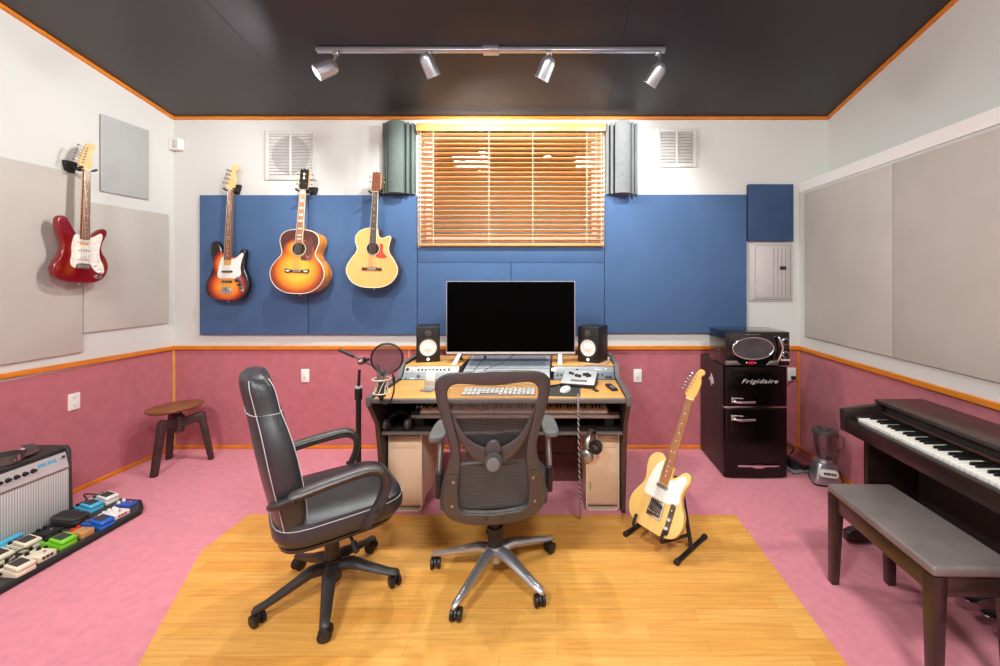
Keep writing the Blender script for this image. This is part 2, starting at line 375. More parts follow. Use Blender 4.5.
    def loft(s, rings, m, caps=True, X=None, bevel=0):
        t = bmesh.new(); R = [[t.verts.new(p) for p in r] for r in rings]; n = len(R[0])
        for A, B in zip(R, R[1:]):
            for k in range(n): t.faces.new((A[k], A[(k+1) % n], B[(k+1) % n], B[k]))
        if caps: t.faces.new(R[0][::-1]); t.faces.new(R[-1])
        bmesh.ops.recalc_face_normals(t, faces=t.faces)
        return s._add(t, m, bevel, X=X)
    def text(s, string, size, m, X, shear=0, ext=.001, spacing=1.0, off=0.0):
        cu = bpy.data.curves.new('t', 'FONT'); cu.body = string; cu.size = size; cu.shear = shear; cu.extrude = ext
        cu.space_character = spacing; cu.align_x = 'CENTER'; cu.align_y = 'CENTER'; cu.offset = off; cu.resolution_u = 2
        o = bpy.data.objects.new('t', cu); COL.objects.link(o)
        dg = bpy.context.evaluated_depsgraph_get(); me = bpy.data.meshes.new_from_object(o.evaluated_get(dg))
        t = bmesh.new(); t.from_mesh(me)
        bpy.data.objects.remove(o); bpy.data.curves.remove(cu); bpy.data.meshes.remove(me)
        return s._add(t, m, X=X)
    def build(s, name, parent=None, label=None, smooth=40, loc=None):
        me = bpy.data.meshes.new(name); s.bm.to_mesh(me); s.bm.free()
        for m in s.mats: me.materials.append(m)
        if smooth:
            me.shade_smooth(); me.set_sharp_from_angle(angle=radians(smooth))
        o = bpy.data.objects.new(name, me); COL.objects.link(o)
        if parent: o.parent = parent
        if label: o['label'] = label
        if loc is not None: o.location = loc
        return o
def tag(o, label, cat, group=None):
    o['label'] = label; o['category'] = cat
    if group: o['group'] = group
    return o
def thing(name, label, cat, loc=(0, 0, 0), rz=0, group=None, mtx=None):
    o = bpy.data.objects.new(name, None); COL.objects.link(o); o.empty_display_size = .05
    if mtx is not None: o.matrix_world = mtx
    else: o.location = loc; o.rotation_euler = (0, 0, rz)
    return tag(o, label, cat, group)
def struct(o):
    o['kind'] = 'structure'; return o
def dup(o, parent=None, loc=None):
    c = o.copy(); COL.objects.link(c); c.parent = parent
    if loc is not None: c.location = loc
    return c
def catmull(pts, n=6, closed=True):
    P = [Vector(p) for p in pts]; N = len(P); out = []
    rng = range(N) if closed else range(N-1)
    for i in rng:
        if closed: p0, p1, p2, p3 = P[i-1], P[i], P[(i+1) % N], P[(i+2) % N]
        else: p0, p1, p2, p3 = P[max(i-1, 0)], P[i], P[i+1], P[min(i+2, N-1)]
        for k in range(n):
            t = k/n
            out.append(.5*((2*p1)+(p2-p0)*t+(2*p0-5*p1+4*p2-p3)*t*t+(3*p1-p0-3*p2+p3)*t**3))
    if not closed: out.append(P[-1])
    return out
def rrect(w, h, r, n=5):       # rounded rectangle about the origin
    o = []
    for cx, cy, a0 in ((w/2-r, h/2-r, 0), (-w/2+r, h/2-r, 90), (-w/2+r, -h/2+r, 180), (w/2-r, -h/2+r, 270)):
        for k in range(n+1):
            a = radians(a0+90*k/n); o.append((cx+r*cos(a), cy+r*sin(a)))
    return o
def Tm(*v): return Matrix.Translation(Vector(v))
def Rz(a): return Matrix.Rotation(a, 4, 'Z')
def Rx(a): return Matrix.Rotation(a, 4, 'X')
def Ry(a): return Matrix.Rotation(a, 4, 'Y')
FRONT = Rx(pi/2)              # text/lathe: local z -> -Y, local y -> Z
# ---------------------------------------------------------------- the room
XL, XR, XU, YB = -3.398, 2.137, 2.394, -1.9
SL = .222
def cz(Y): return 2.927+SL*(D-Y)            # sloped ceiling
RAIL = H-(345.6-CY)*D/F                      # chair-rail top
RB = RAIL-.034
LEDGE = 2.335
b = MB(); b.box((XL-.2, YB-.2, -.12), (XU+.3, D+.2, 0), M['carpet']); struct(b.build('floor', smooth=0))
pts = [onz(248.5, 515), onz(200.5, 552.5), onz(138, 666), Vector((-1.45, 1.1, 0)), Vector((1.14, 1.1, 0)), onz(846, 664), onz(735.5, 515.5)]
b = MB(); b.prism([(p.x, p.y) for p in pts], -.004, .004, M['plank'], plane='xy'); struct(b.build('floor_wood', smooth=0))
# back wall with a window hole
wx0, wx1 = W(424, 0, D).x, W(598, 0, D).x; wz0, wz1 = W(0, 241, D).z, W(0, 131, D).z
b = MB(); T = .16
b.box((XL-.2, D, -.1), (XU+.3, D+T, RB), M['wain'])
b.box((XL-.2, D, RB), (XU+.3, D+T, wz0), M['white'])
b.box((XL-.2, D, wz0), (wx0, D+T, wz1), M['white']); b.box((wx1, D, wz0), (XU+.3, D+T, wz1), M['white'])
b.box((XL-.2, D, wz1), (XU+.3, D+T, 3.1), M['white'])
struct(b.build('wall_back', smooth=0))
b = MB(); zs = lambda Y: cz(Y)+.1
def sidewall(b, x0, x1, z0, m, z1=None):
    if z1 is None: b.prism([(YB, z0), (D, z0), (D, zs(D)), (YB, zs(YB))], x0, x1, m, plane='yz')
    else: b.box((x0, YB, z0), (x1, D, z1), m)
sidewall(b, XL-.15, XL, -.1, M['wain'], RB); sidewall(b, XL-.15, XL, RB, M['white'])
struct(b.build('wall_left', smooth=0))
b = MB(); sidewall(b, XR, XU+.2, -.1, M['wain'], RB); sidewall(b, XR, XU+.2, RB, M['white'], LEDGE)
struct(b.build('wall_right', smooth=0))
b = MB(); sidewall(b, XU, XU+.2, LEDGE, M['white']); struct(b.build('wall_right_upper', smooth=0))
b = MB(); b.box((XL-.15, YB-.12, -.1), (XU+.2, YB, 4.3), M['white']); struct(b.build('wall_front', smooth=0))
b = MB(); b.prism([(YB-.1, cz(YB-.1)), (D+.1, cz(D+.1)), (D+.1, cz(D+.1)+.1), (YB-.1, cz(YB-.1)+.1)], XL-.15, XU+.2, M['ceil'], plane='yz')
struct(b.build('ceiling', smooth=0))
# trims
n = [0]
def trim(b):
    n[0] += 1; return struct(b.build('trim_%d' % n[0], smooth=0))
b = MB(); b.box((XL, D-.022, 2.927-.019), (XU, D, 2.927+.004), M['trim'], .004); trim(b)
def slope(x0, x1):
    b = MB(); b.prism([(YB, cz(YB)-.022), (D-.023, cz(D-.023)-.022), (D-.023, cz(D-.023)+.004), (YB, cz(YB)+.004)], x0, x1, M['trim'], plane='yz'); return trim(b)
slope(XL, XL+.022); slope(XU-.022, XU)
b = MB(); b.box((XL, D-.02, RB), (XR, D, RAIL), M['trim'], .004); trim(b)
# the left rail climbs a little towards the camera
def rail(x0, x1, dz):
    b = MB(); yy = D-.0205; b.prism([(YB, RB+dz*(D-YB)), (yy, RB), (yy, RAIL), (YB, RAIL+dz*(D-YB))], x0, x1, M['trim'], plane='yz', bevel=.004); return trim(b)
rail(XL, XL+.02, .017); rail(XR-.02, XR, 0)
def base(name, a, c):
    b = MB(); b.box(a, c, M['trim'], .005); struct(b.build(name, smooth=0))
base('baseboard_back', (XL+.014, D-.014, 0), (XR-.014, D, .032)); base('baseboard_left', (XL, YB, 0), (XL+.014, D, .032)); base('baseboard_right', (XR-.014, YB, 0), (XR, D, .032))
b = MB(); b.box((XL+.0005, D-.0142, .033), (XL+.0185, D-.0005, RB-.001), M['trimpale'], .003); trim(b)
b = MB(); b.box((XR-.0185, D-.0142, .033), (XR-.0005, D-.0005, RB-.001), M['trim'], .003); trim(b)
x = W(409.5, 0, D).x; b = MB(); b.box((x-.008, D-.008, .033), (x+.008, D-.0005, RB-.001), M['trimpale'], .002); trim(b)
b = MB(); b.box((XR-.006, YB, LEDGE-.076), (XU-.002, D-.0005, LEDGE+.008), M['ledge_bright'], .002); trim(b)  # added board that brightens the ledge band by colour
# window behind the blind
b = MB()
for a, c in (((wx0, D+.05, wz0), (wx0+.05, D+.12, wz1)), ((wx1-.05, D+.05, wz0), (wx1, D+.12, wz1)), ((wx0+.05, D+.05, wz0), (wx1-.05, D+.12, wz0+.05)), ((wx0+.05, D+.05, wz1-.05), (wx1-.05, D+.12, wz1))):
    b.box(a, c, M['plastw'], .004)
wf = struct(b.build('window_1', smooth=0)); wf['label'] = 'white framed window with dark glass behind the wooden blind'
b = MB(); b.box((wx0+.05, D+.08, wz0+.05), (wx1-.05, D+.086, wz1-.05), M['glass']); g = b.build('window_pane', wf, smooth=0)
b = MB(); b.box((wx0-.6, D+.9, wz0-.8), (wx1+.6, D+.95, wz1+.6), M['exterior']); struct(b.build('wall_exterior', smooth=0))

# ---------------------------------------------------------------- acoustic panels
def panel_back(px0, px1, py0, py1, label, m=M['blue'], t=.03, group='blue fabric acoustic panels on the back wall', gap=.002):
    Y = D-t; a = W(px0, py1, Y); c = W(px1, py0, Y)
    o = thing('acoustic_baffle', label, 'acoustic panel', ((a.x+c.x)/2, D-.001, a.z), 0, group)
    w = (c.x-a.x)/2; h = c.z-a.z
    b = MB(); b.box((-w+gap+.003, -t*.6, .003), (w-gap-.003, 0, h-.003), M['deskblk']); b.build('backing_board', o, smooth=0)
    b = MB(); b.box((-w+gap, -t+.001, 0), (w-gap, -t*.6, h), m, .006, 3); b.build('fabric_face', o)
    return o
panel_back(199, 308, 195, 335, 'blue fabric acoustic panel at far left, behind the sunburst electric bass')
panel_back(308, 417, 195, 335, 'blue fabric acoustic panel behind the natural-top acoustic guitar, left of the monitor')
panel_back(417, 604.5, 247.5, 263, 'narrow blue fabric strip directly under the wood window blind')
panel_back(417, 511, 263, 335, 'low blue fabric panel behind the left half of the monitor')
panel_back(511, 604.5, 263, 335, 'low blue fabric panel behind the right half of the monitor')
panel_back(604.5, 747, 194.5, 333.5, 'wide blue fabric panel right of the window, above the retro fridge')
panel_back(748, 794, 184, 241, 'small dark navy fabric panel hung above the grey breaker cabinet', M['bluedk'], .04)
def panel_side(X, s, Y0, Y1, z0, z1, label, m, t, group):
    # s = +1: faces +X (left wall), -1: faces -X (right wall)
    o = thing('acoustic_baffle', label, 'acoustic panel', (X+s*.001, (Y0+Y1)/2, z0), 0, group)
    w = (Y1-Y0)/2; h = z1-z0; q = lambda a, c: (min(a, c), max(a, c))
    x0, x1 = q(0, s*t*.6); b = MB(); b.box((x0, -w+.003, .003), (x1, w-.003, h-.003), M['greycore']); b.build('backing_board', o, smooth=0)
    x0, x1 = q(s*t*.6, s*(t-.001)); b = MB(); b.box((x0, -w, 0), (x1, w, h), m, .006, 3); b.build('fabric_face', o)
    return o
def yleft(px, x=XL+.016): return x*F/(px-CX)
gl = 'grey fabric acoustic panels on the left wall'
xf = XL+.016
def zz(py, Y): return H-(py-CY)*Y/F
Ya, Yb = yleft(83.5), yleft(169)
panel_side(XL, 1, Ya+.002, Yb, zz(333.2, Ya), zz(201, Ya), 'grey fabric wall panel right of the red electric guitar, nearest the corner', M['grey'], .016, gl)
panel_side(XL, 1, Ya-1.22, Ya-.002, zz(352, Ya), zz(174.6, Ya), 'big grey fabric wall panel behind and left of the red electric guitar', M['grey'], .016, gl)
Ya, Yb = yleft(101), yleft(149)
panel_side(XL, 1, Ya, Yb, zz(191, Ya), zz(113.5, Ya), 'small cool-grey panel mounted high right of the red guitar headstock', M['grey2'], .016, gl)
gr = 'grey fabric acoustic panels on the right wall'
xr = XR-.035
def yr(px): return xr*F/(px-CX)
Ya, Ym = yr(802.5), yr(889.5)
z0, z1 = zz(336.2, Ya), zz(193.2, Ya)
panel_side(XR, -1, Ym+.002, Ya, z0, z1, 'grey fabric panel on the right wall, the half nearer the back corner', M['grey'], .0165, gr)
panel_side(XR, -1, Ym-1.35, Ym-.002, z0, z1, 'grey fabric panel on the right wall above the piano, the half nearer the camera', M['grey'], .0165, gr)

# ---------------------------------------------------------------- wood blind
Yb_ = D-.055
c0 = W(418, 246, Yb_); c1 = W(604, 124, Yb_)
o = thing('window_blind', 'honey-coloured wooden slat blind covering the window above the monitor', 'window blind', ((c0.x+c1.x)/2, D-.001, c0.z))
hw = (c1.x-c0.x)/2; hh = c1.z-c0.z
b = MB(); b.box((-hw-.012, -.08, hh-.068), (hw+.012, -.064, hh), M['blindend'], .004); b.box((-hw-.012, -.064, hh-.068), (-hw+.002, -.001, hh), M['blindend']); b.box((hw-.002, -.064, hh-.068), (hw+.012, -.001, hh), M['blindend']); b.build('valance', o)
b = MB(); b.box((-hw+.004, -.060, hh-.05), (hw-.004, -.008, hh-.004), M['blindend']); b.build('headrail', o)
b = MB(); b.box((-hw, -.06, 0), (hw, -.012, .022), M['blindend'], .004); b.build('bottom_rail', o)
ns = 23; first = None
for i in range(ns):
    z = .05+(hh-.068-.075)*i/(ns-1)
    if first is None:
        b = MB(); b.box((-hw+.004, -.0225, -.0017), (hw-.004, .0245, .0017), M['blind'], .0006); b.box((-hw+.004, -.0255, -.0026), (hw-.004, -.0225, .0026), M['blindend'], .001); first = b.build('slat', o); s = first
    else: s = dup(first, o)
    s.location = (0, -.036, z); s.rotation_euler = (radians(-18), 0, 0)
for x in (-hw+.025, -hw+.135, -hw+.62, hw-.62, hw-.15, hw-.025):
    b = MB(); b.tube([(x, -.0625, .02), (x, -.0625, hh-.06)], .0022, M['cord'], 6); b.build('ladder_cord', o)
b = MB(); b.tube([(hw-.07, -.066, hh-.07), (hw-.07, -.068, .25)], .0016, M['cord'], 6); b.ball((hw-.07, -.068, .235), (.006, .006, .014), M['blindend']); b.build('pull_cord', o)

# ---------------------------------------------------------------- foam bass traps beside the window
def foam(px0, px1, py0, py1, label, m):
    Y = D-.06; a = W(px0, py1, Y); c = W(px1, py0, Y)
    w = (c.x-a.x); h = c.z-a.z
    o_ = [(-.5, 0), (-.5, .42), (-.44, .46), (-.41, .42), (-.40, .06), (-.355, .06), (-.365, .62), (-.31, .66), (-.285, .62), (-.275, .12), (-.225, .12), (-.24, .84), (-.2, .9)]
    mid = [(-.12, .97), (-.04, 1.0), (.04, 1.0), (.12, .97)]
    prof = o_+mid+[(-u, v) for u, v in o_[::-1]]
    pl = [(u*w*1.02, -v*.13) for u, v in prof]
    b = MB(); b.prism(pl, 0, h, m, plane='xy')
    ob = b.build('foam_bass_trap', smooth=25); ob.location = ((a.x+c.x)/2, D-.0325 if False else D-.001, a.z)
    return tag(ob, label, 'acoustic foam', 'grooved foam bass traps beside the window')
foam(382.5, 413.5, 123, 193.8, 'grey-green grooved foam bass trap left of the window blind', M['foam'])
foam(606.5, 637.5, 123, 194, 'grooved foam bass trap right of the window blind, coloured paler as if spotlit', M['foamlit'])

# ---------------------------------------------------------------- vents, breaker cabinet, sensor, wall plates
def vent(px0, px1, py0, py1, label, fan):
    Y = D-.01; a = W(px0, py1, Y); c = W(px1, py0, Y); w = (c.x-a.x)/2; h = c.z-a.z
    o = thing('air_vent', label, 'vent', ((a.x+c.x)/2, D-.001, a.z), 0, 'white air vents high on the back wall')
    fr = .034 if fan else .03
    b = MB(); b.box((-w, -.012, 0), (-w+fr, 0, h), M['vent'], .002); b.box((w-fr, -.012, 0), (w, 0, h), M['vent'], .002)
    b.box((-w+fr, -.012, 0), (w-fr, 0, fr*1.2), M['vent'], .002); b.box((-w+fr, -.012, h-fr), (w-fr, 0, h), M['vent'], .002)
    b.box((-.009, -.0135, fr), (.009, 0, h-fr), M['vent'], .002); b.build('frame', o)
    b = MB(); b.box((-w+fr, -.0015, fr), (w-fr, 0, h-fr), M['ventin'] if not fan else M['vent']); b.build('backing', o, smooth=0)
    b = MB(); k = 13 if fan else 10
    for i in range(k):
        z = fr*1.2+(h-2.2*fr)*(i+.5)/k
        b.box((-w+fr, -.008, -.001), (w-fr, .006, .001), M['vent'], X=Tm(0, -.005, z) @ Rx(radians(38)))
    b.build('louvres', o, smooth=0)
    if fan:
        b = MB(); b.lathe([(0, 0), (.165, 0), (.165, .003), (0, .003)], M['fangrey'], 40, X=Tm(0, -.0016, h*.5+.004) @ FRONT); b.build('fan_opening', o)
vent(264.5, 316, 130.5, 180, 'white square louvred vent with round fan behind, between bass and sunburst guitar', True)
vent(657, 697, 128.5, 167, 'white louvred vent right of the window, with one vertical bar', False)
Y = D-.012; a = W(749, 301, Y); c = W(792.5, 242, Y); w = (c.x-a.x)/2; h = c.z-a.z
o = thing('breaker_cabinet', 'grey steel breaker cabinet with black latch under the navy panel', 'electrical cabinet', ((a.x+c.x)/2, D-.001, a.z))
b = MB(); b.box((-w, -.012, 0), (w, 0, h), M['steelw'], .003); b.box((-w+.03, -.0145, .012), (w-.015, -.0115, .017), M['steelgap']); b.box((w-.018, -.0135, .017), (w-.015, -.0115, h-.02), M['steelgap']); b.build('cover_plate', o)
b = MB(); b.box((-w+.055, -.017, .03), (w-.035, -.012, h-.035), M['steelw'], .002)
b.box((-w+.052, -.0135, .027), (w-.032, -.0121, h-.032), M['steelgap'])
for i in range(4): b.box((w-.17+i*.035, -.0185, .04), (w-.167+i*.035, -.0165, h-.045), M['steelgap'])
dd = b.build('door', o)
b = MB(); b.box((w-.115, -.026, h*.53), (w-.06, -.017, h*.53+.03), M['black'], .003); b.box((w-.092, -.03, h*.53+.009), (w-.07, -.026, h*.53+.021), M['graphite'], .002); b.build('latch', dd, 'black latch')
for q in (.22, .8):
    b = MB(); b.box((-w+.052, -.019, h*q), (-w+.058, -.012, h*q+.035), M['steelw'], .001); b.build('hinge', o)
p = W(174.5, 144, D-.04)
o = thing('alarm_sensor', 'small white alarm sensor box high in the left back corner', 'sensor', (XL+.002, D-.002, p.z))
b = MB(); b.box((0, -.05, -.05), (.10, 0, .05), M['plastw'], .008, 3); b.build('housing', o)
b = MB(); b.box((.035, -.054, -.038), (.08, -.05, .038), M['steelw'], .003); b.build('lens_window', o)
def plate(p, rz, label, kind):
    o = thing('wall_plate', label, 'wall plate', p, rz, 'white wall plates on the burgundy wall')
    b = MB(); b.prism(rrect(.072, .116, .006), -.006, 0, M['plastw'], bevel=.002); b.build('cover', o)
    b = MB()
    if kind == 'outlet':
        for z in (-.026, .026):
            b = MB(); b.prism(rrect(.034, .028, .01), -.0075, -.006, M['plastw'], X=Tm(0, 0, z))
            for x in (-.007, .007): b.box((x-.0012, -.0079, z-.002), (x+.0012, -.0074, z+.007), M['black'])
            b.cyl((0, -.0079, z-.008), (0, -.0074, z-.008), .002, M['black'], seg=8)
            b.build('socket', o); b = MB()
    else:
        b.box((-.017, -.008, -.033), (.017, -.006, .033), M['plastw'], .002); b.box((-.005, -.0085, -.02), (.005, -.008, -.005), M['steelw']); b.build('insert', o)
plate(Vector((W(305.5, 375.5, D).x, D-.001, W(0, 375.5, D).z)), 0, 'white wall plate behind the black leather chair, on the back wall', 'blank')
plate(Vector((W(637.5, 375.5, D).x, D-.001, W(0, 375.5, D).z)), 0, 'white wall plate just right of the desk, on the back wall', 'blank')
Yp = yleft(73.5, XL); plate(Vector((XL+.001, Yp, zz(401.5, Yp))), pi/2, 'white wall plate on the left wall below the grey panels', 'outlet')
pp = W(791.5, 374, D); plate(Vector((pp.x, D-.001, pp.z)), 0, 'white power outlet with black plug beside the fridge', 'outlet')
o = thing('power_plug', 'black power plug in the outlet beside the fridge', 'plug', (pp.x+.004, D-.009, pp.z-.026))
b = MB(); b.box((-.016, -.03, -.016), (.016, 0, .014), M['black'], .005); b.build('plug_body', o)
b = MB(); b.tube(catmull([(0, -.028, -.005), (-.012, -.036, -.014), (-.04, -.03, -.04), (-.10, -.02, -.10), (-.22, -.012, -.20), (-.34, -.012, -.26)], 6, False), .0035, M['cable'], 6); b.build('cord', o)

# ---------------------------------------------------------------- track light
Yt = 2.834; zt = cz(Yt)
xt0, xt1 = W(317, 0, Yt).x, W(665, 0, Yt).x; xm = (xt0+xt1)/2; hwT = (xt1-xt0)/2
SLA = -math.atan(SL)
o = thing('track_light', 'silver ceiling track with four metal spotlights above the window', 'track light', (xm, Yt, zt-.002))
b = MB(); b.box((-hwT, -.018, -.03), (hwT, .018, -.003), M['silver'], .003, X=Rx(SLA)); b.build('track_rail', o)
b = MB(); b.box((-.055, -.03, -.038), (.055, .03, 0), M['silver'], .004, X=Rx(SLA) @ Tm(xm*0+W(491, 0, Yt).x-xm, 0, 0)); b.build('feed_box', o)
HEADS = []
for k, (px, py, tilt, lit) in enumerate(((327, 69, (-.70, -.42, -.58), True), (429, 65, (.32, .50, -.80), True), (546, 68, (-.42, .34, -.84), True), (656, 74, (-.52, .42, -.76), True))):
    c = W(px, py, Yt-.05)-Vector((xm, Yt, zt-.002))
    d = Vector(tilt).normalized(); R = d.to_track_quat('Z', 'Y').to_matrix().to_4x4(); X = Tm(*c) @ R
    jx = c.x-d.x*.05
    b = MB(); b.lathe([(0, -.078), (.022, -.074), (.040, -.06), (.049, -.035), (.051, .06), (.053, .075), (.049, .076), (.046, .06), (.046, .03), (0, .03)], M['silver'], 24, X=X)
    hd = b.build('spot_head', o)
    b = MB(); b.lathe([(0, .034), (.044, .034), (.044, .04), (0, .042)], M['lamp'], 24, X=X); b.build('bulb', hd, 'lit bulb face')
    b = MB(); b.tube([(jx, 0, -.03), (jx+.01, -.01, -.05), (c.x-d.x*.03, c.y-d.y*.03+.0, c.z-d.z*.03)], .008, M['silver'], 8); b.box((jx-.02, -.014, -.05), (jx+.02, .014, -.026), M['steel'], .003); b.build('swivel_joint', hd)
    HEADS.append((c+Vector((xm, Yt, zt-.002)), d))
# ---------------------------------------------------------------- guitars: local X right, Z up the neck, -Y out of the face
def smooth2(pts, n=5): return [(p.x, p.y) for p in catmull([(x, y, 0) for x, y in pts], n)]
STRAT = [(0, 0), (.08, .004), (.135, .035), (.16, .09), (.152, .145), (.124, .19), (.114, .222), (.122, .262), (.140, .298), (.147, .326), (.139, .347), (.116, .349), (.092, .332), (.058, .305), (.03, .30), (0, .298), (-.03, .30), (-.052, .32), (-.072, .355), (-.095, .39), (-.122, .402), (-.142, .384), (-.146, .34), (-.13, .28), (-.114, .228), (-.122, .175), (-.15, .125), (-.162, .08), (-.14, .03), (-.08, .004)]
JAZZ = [(0, 0), (.09, .004), (.15, .035), (.178, .09), (.174, .15), (.152, .20), (.135, .24), (.134, .29), (.139, .332), (.142, .358), (.132, .378), (.110, .382), (.090, .364), (.078, .342), (.05, .325), (.03, .322), (0, .32), (-.03, .322), (-.05, .345), (-.066, .385), (-.086, .424), (-.114, .444), (-.143, .434), (-.155, .40), (-.151, .35), (-.138, .31), (-.13, .26), (-.148, .20), (-.176, .14), (-.184, .085), (-.155, .03), (-.09, .004)]
TELE = [(0, 0), (.085, .004), (.138, .03), (.162, .085), (.156, .145), (.128, .195), (.115, .235), (.122, .28), (.134, .318), (.13, .35), (.108, .362), (.085, .35), (.066, .325), (.046, .306), (.032, .306), (.031, .345), (.02, .365), (-.02, .372), (-.034, .386), (-.06, .402), (-.098, .394), (-.124, .362), (-.128, .315), (-.116, .262), (-.114, .225), (-.132, .185), (-.156, .138), (-.162, .085), (-.138, .03), (-.085, .004)]
JUMBO = [(0, 0), (.085, .008), (.158, .048), (.204, .115), (.213, .185), (.186, .252), (.146, .302), (.132, .338), (.142, .385), (.154, .43), (.146, .482), (.108, .52), (.05, .535), (0, .537)]
JUMBO = JUMBO+[(-x, y) for x, y in JUMBO[1:-1][::-1]]
TAYL = [(0, 0), (.085, .008), (.155, .045), (.198, .11), (.202, .17), (.172, .235), (.138, .285), (.125, .325), (.128, .37), (.135, .405), (.138, .43), (.122, .44), (.088, .424), (.058, .42), (.036, .446), (.03, .492), (.012, .505), (-.05, .502), (-.10, .484), (-.136, .445), (-.144, .40), (-.134, .36), (-.125, .325), (-.138, .285), (-.172, .235), (-.202, .17), (-.198, .11), (-.155, .045), (-.085, .008)]
FHEAD = [(.021, 0), (.022, .012), (.03, .03), (.034, .055), (.033, .095), (.028, .125), (.032, .142), (.046, .15), (.054, .166), (.05, .186), (.032, .195), (.012, .19), (-.004, .168), (-.018, .13), (-.032, .08), (-.042, .04), (-.040, .022), (-.026, .012), (-.021, 0)]
THEAD = [(.021, 0), (.023, .02), (.03, .045), (.034, .08), (.034, .12), (.026, .142), (.028, .158), (.038, .17), (.036, .188), (.018, .196), (.002, .19), (-.01, .165), (-.022, .12), (-.034, .06), (-.038, .028), (-.026, .012), (-.021, 0)]
AHEAD = [(.0225, 0), (.03, .018), (.036, .03), (.036, .09), (.035, .15), (.03, .172), (.014, .168), (0, .178), (-.014, .168), (-.03, .172), (-.035, .15), (-.036, .09), (-.036, .03), (-.03, .018), (-.0225, 0)]
JAZZ = [(x*1.03, y*1.15) for x, y in JAZZ]; STRAT = [(x, y*1.10) for x, y in STRAT]; JUMBO = [(x*1.02, y*.965) for x, y in JUMBO]; TAYL = [(x*1.06, y) for x, y in TAYL]
def scale2(p, s, sz=None): return [(x*s, y*(sz or s)) for x, y in p]
def guitar(root, sp):
    t = sp['t']; zb = sp['bridge']; zn = zb+sp['scale']; ns = sp['strings']; ac = sp['kind'] == 'acoustic'
    out = smooth2(sp['outline'], 5)
    b = MB(); b.prism(out, -t, 0, sp['body'], bevel=(.004 if ac else .010), seg=3, mside=sp.get('side', sp['body']), ang=60)
    if sp.get('edge'): pass
    body = b.build('body', root)
    yf = -t                                     # face of the body
    if ac:
        b = MB(); b.prism([(x*.994, .002+y*.993) for x, y in out], yf-.0008, yf+.002, sp['top']); tp = b.build('soundboard', root)
        b = MB(); b.tube([(x*.992, yf+.001, .002+y*.993) for x, y in out], .0034, M['binding'], 6, closed=True); b.build('binding', body)
        zh = sp['hole']
        b = MB(); b.lathe([(0, 0), (.05, 0), (.05, .001), (0, .001)], M['hole'], 28, X=Tm(0, yf-.001, zh) @ FRONT); b.build('soundhole', tp)
        b = MB(); b.lathe([(.051, 0), (.060, 0), (.060, .0012), (.051, .0012)], M['bridgewd'], 32, X=Tm(0, yf-.0008, zh) @ FRONT, closed=True); b.lathe([(.0535, 0), (.0575, 0), (.0575, .0016), (.0535, .0016)], M['binding'], 32, X=Tm(0, yf-.0008, zh) @ FRONT, closed=True); b.build('rosette', tp)
    # pickguard
    for k, (poly, m, sm) in enumerate(sp['guards']):
        b = MB(); b.prism(smooth2(poly, 4) if sm else poly, yf-.0035, yf-.0005, m, bevel=.0008, seg=1)
        pg = b.build('pickguard', root)
        if sp.get('engrave'):
            b = MB(); rnd = random.Random(3)
            for q in range(9):
                x = .055+rnd.random()*.055; z = sp['hole']-.095+rnd.random()*.05
                b.tube(catmull([(x, yf-.0037, z), (x+.008, yf-.0037, z+.012), (x+.014, yf-.0037, z+.002), (x+.006, yf-.0037, z-.006)], 4), .0016, M['pgeng'], 5, closed=True)
            b.build('engraving', pg)
    # neck, fretboard
    hw0, hw1 = sp.get('nutw', .021), sp.get('heelw', .028); zf = sp['fbend']
    fy = yf-.0045 if not ac else yf-.002        # bottom of the fretboard
    b = MB()
    def sec(z, hw, dp): return [(hw*cos(a), fy+dp*sin(a), z) for a in [pi*k/8 for k in range(9)]]
    zs0 = sp['neckz']
    b.loft([sec(zs0, hw1*.98, .03 if not ac else .06), sec(zs0+.05, hw1*.93, .022), sec(zn-.04, hw0*1.0, .019), sec(zn, hw0, .017)], sp['neck'])
    neck = b.build('neck', root)
    wz = lambda z: hw0+(hw1-hw0)*(zn-z)/(zn-zf)
    b = MB(); b.hexa([(-hw1, fy, zf), (hw1, fy, zf), (hw0, fy, zn), (-hw0, fy, zn)], [(-hw1+.001, fy-.006, zf), (hw1-.001, fy-.006, zf), (hw0-.001, fy-.006, zn), (-hw0+.001, fy-.006, zn)], sp['board'])
    if sp.get('fbbind'):
        for sx in (-1, 1): b.tube([(sx*hw1, fy-.0045, zf), (sx*hw0, fy-.0045, zn)], .002, M['binding'], 6)
    fb = b.build('fretboard', root)
    nf = sp['frets']; zfret = lambda k: zn-sp['scale']*(1-2**(-k/12))
    for k in range(1, nf+1):
        z = zfret(k)
        if z > zf+.003: b = MB(); b.tube([(-wz(z), fy-.0064, z), (wz(z), fy-.0062, z)], .0008, M['steel'], 5); b.build('fret', fb)
    for k in (1, 3, 5, 7, 9, 12, 15, 17, 19, 21):
        if k > nf or (k == 1 and not sp.get('blocks')): continue
        z = (zfret(k)+zfret(k-1))/2
        if z < zf+.006: continue
        b = MB()
        if sp.get('blocks'):
            q = wz(z)*.62; h = (zfret(k-1)-zfret(k))*.30; b.box((-q, fy-.0067, z-h), (q, fy-.0055, z+h), M['pearl'])
        else:
            for x in ((-.009, .009) if k == 12 else (0,)):
                r = .0036; b.lathe([(0, 0), (r, 0), (r, .0006), (0, .0006)], sp.get('dot', M['pearl']), 10, X=Tm(x, fy-.006, z) @ FRONT)
        b.build('inlay', fb)
    b = MB(); b.box((-hw0, fy-.009, zn-.001), (hw0, fy+.004, zn+.004), M['binding'], .001); b.build('nut', neck)
    # headstock
    hp = [(x*sp.get('hs', 1), y*sp.get('hsz', sp.get('hs', 1))) for x, y in sp['head']]
    hy = fy+.003
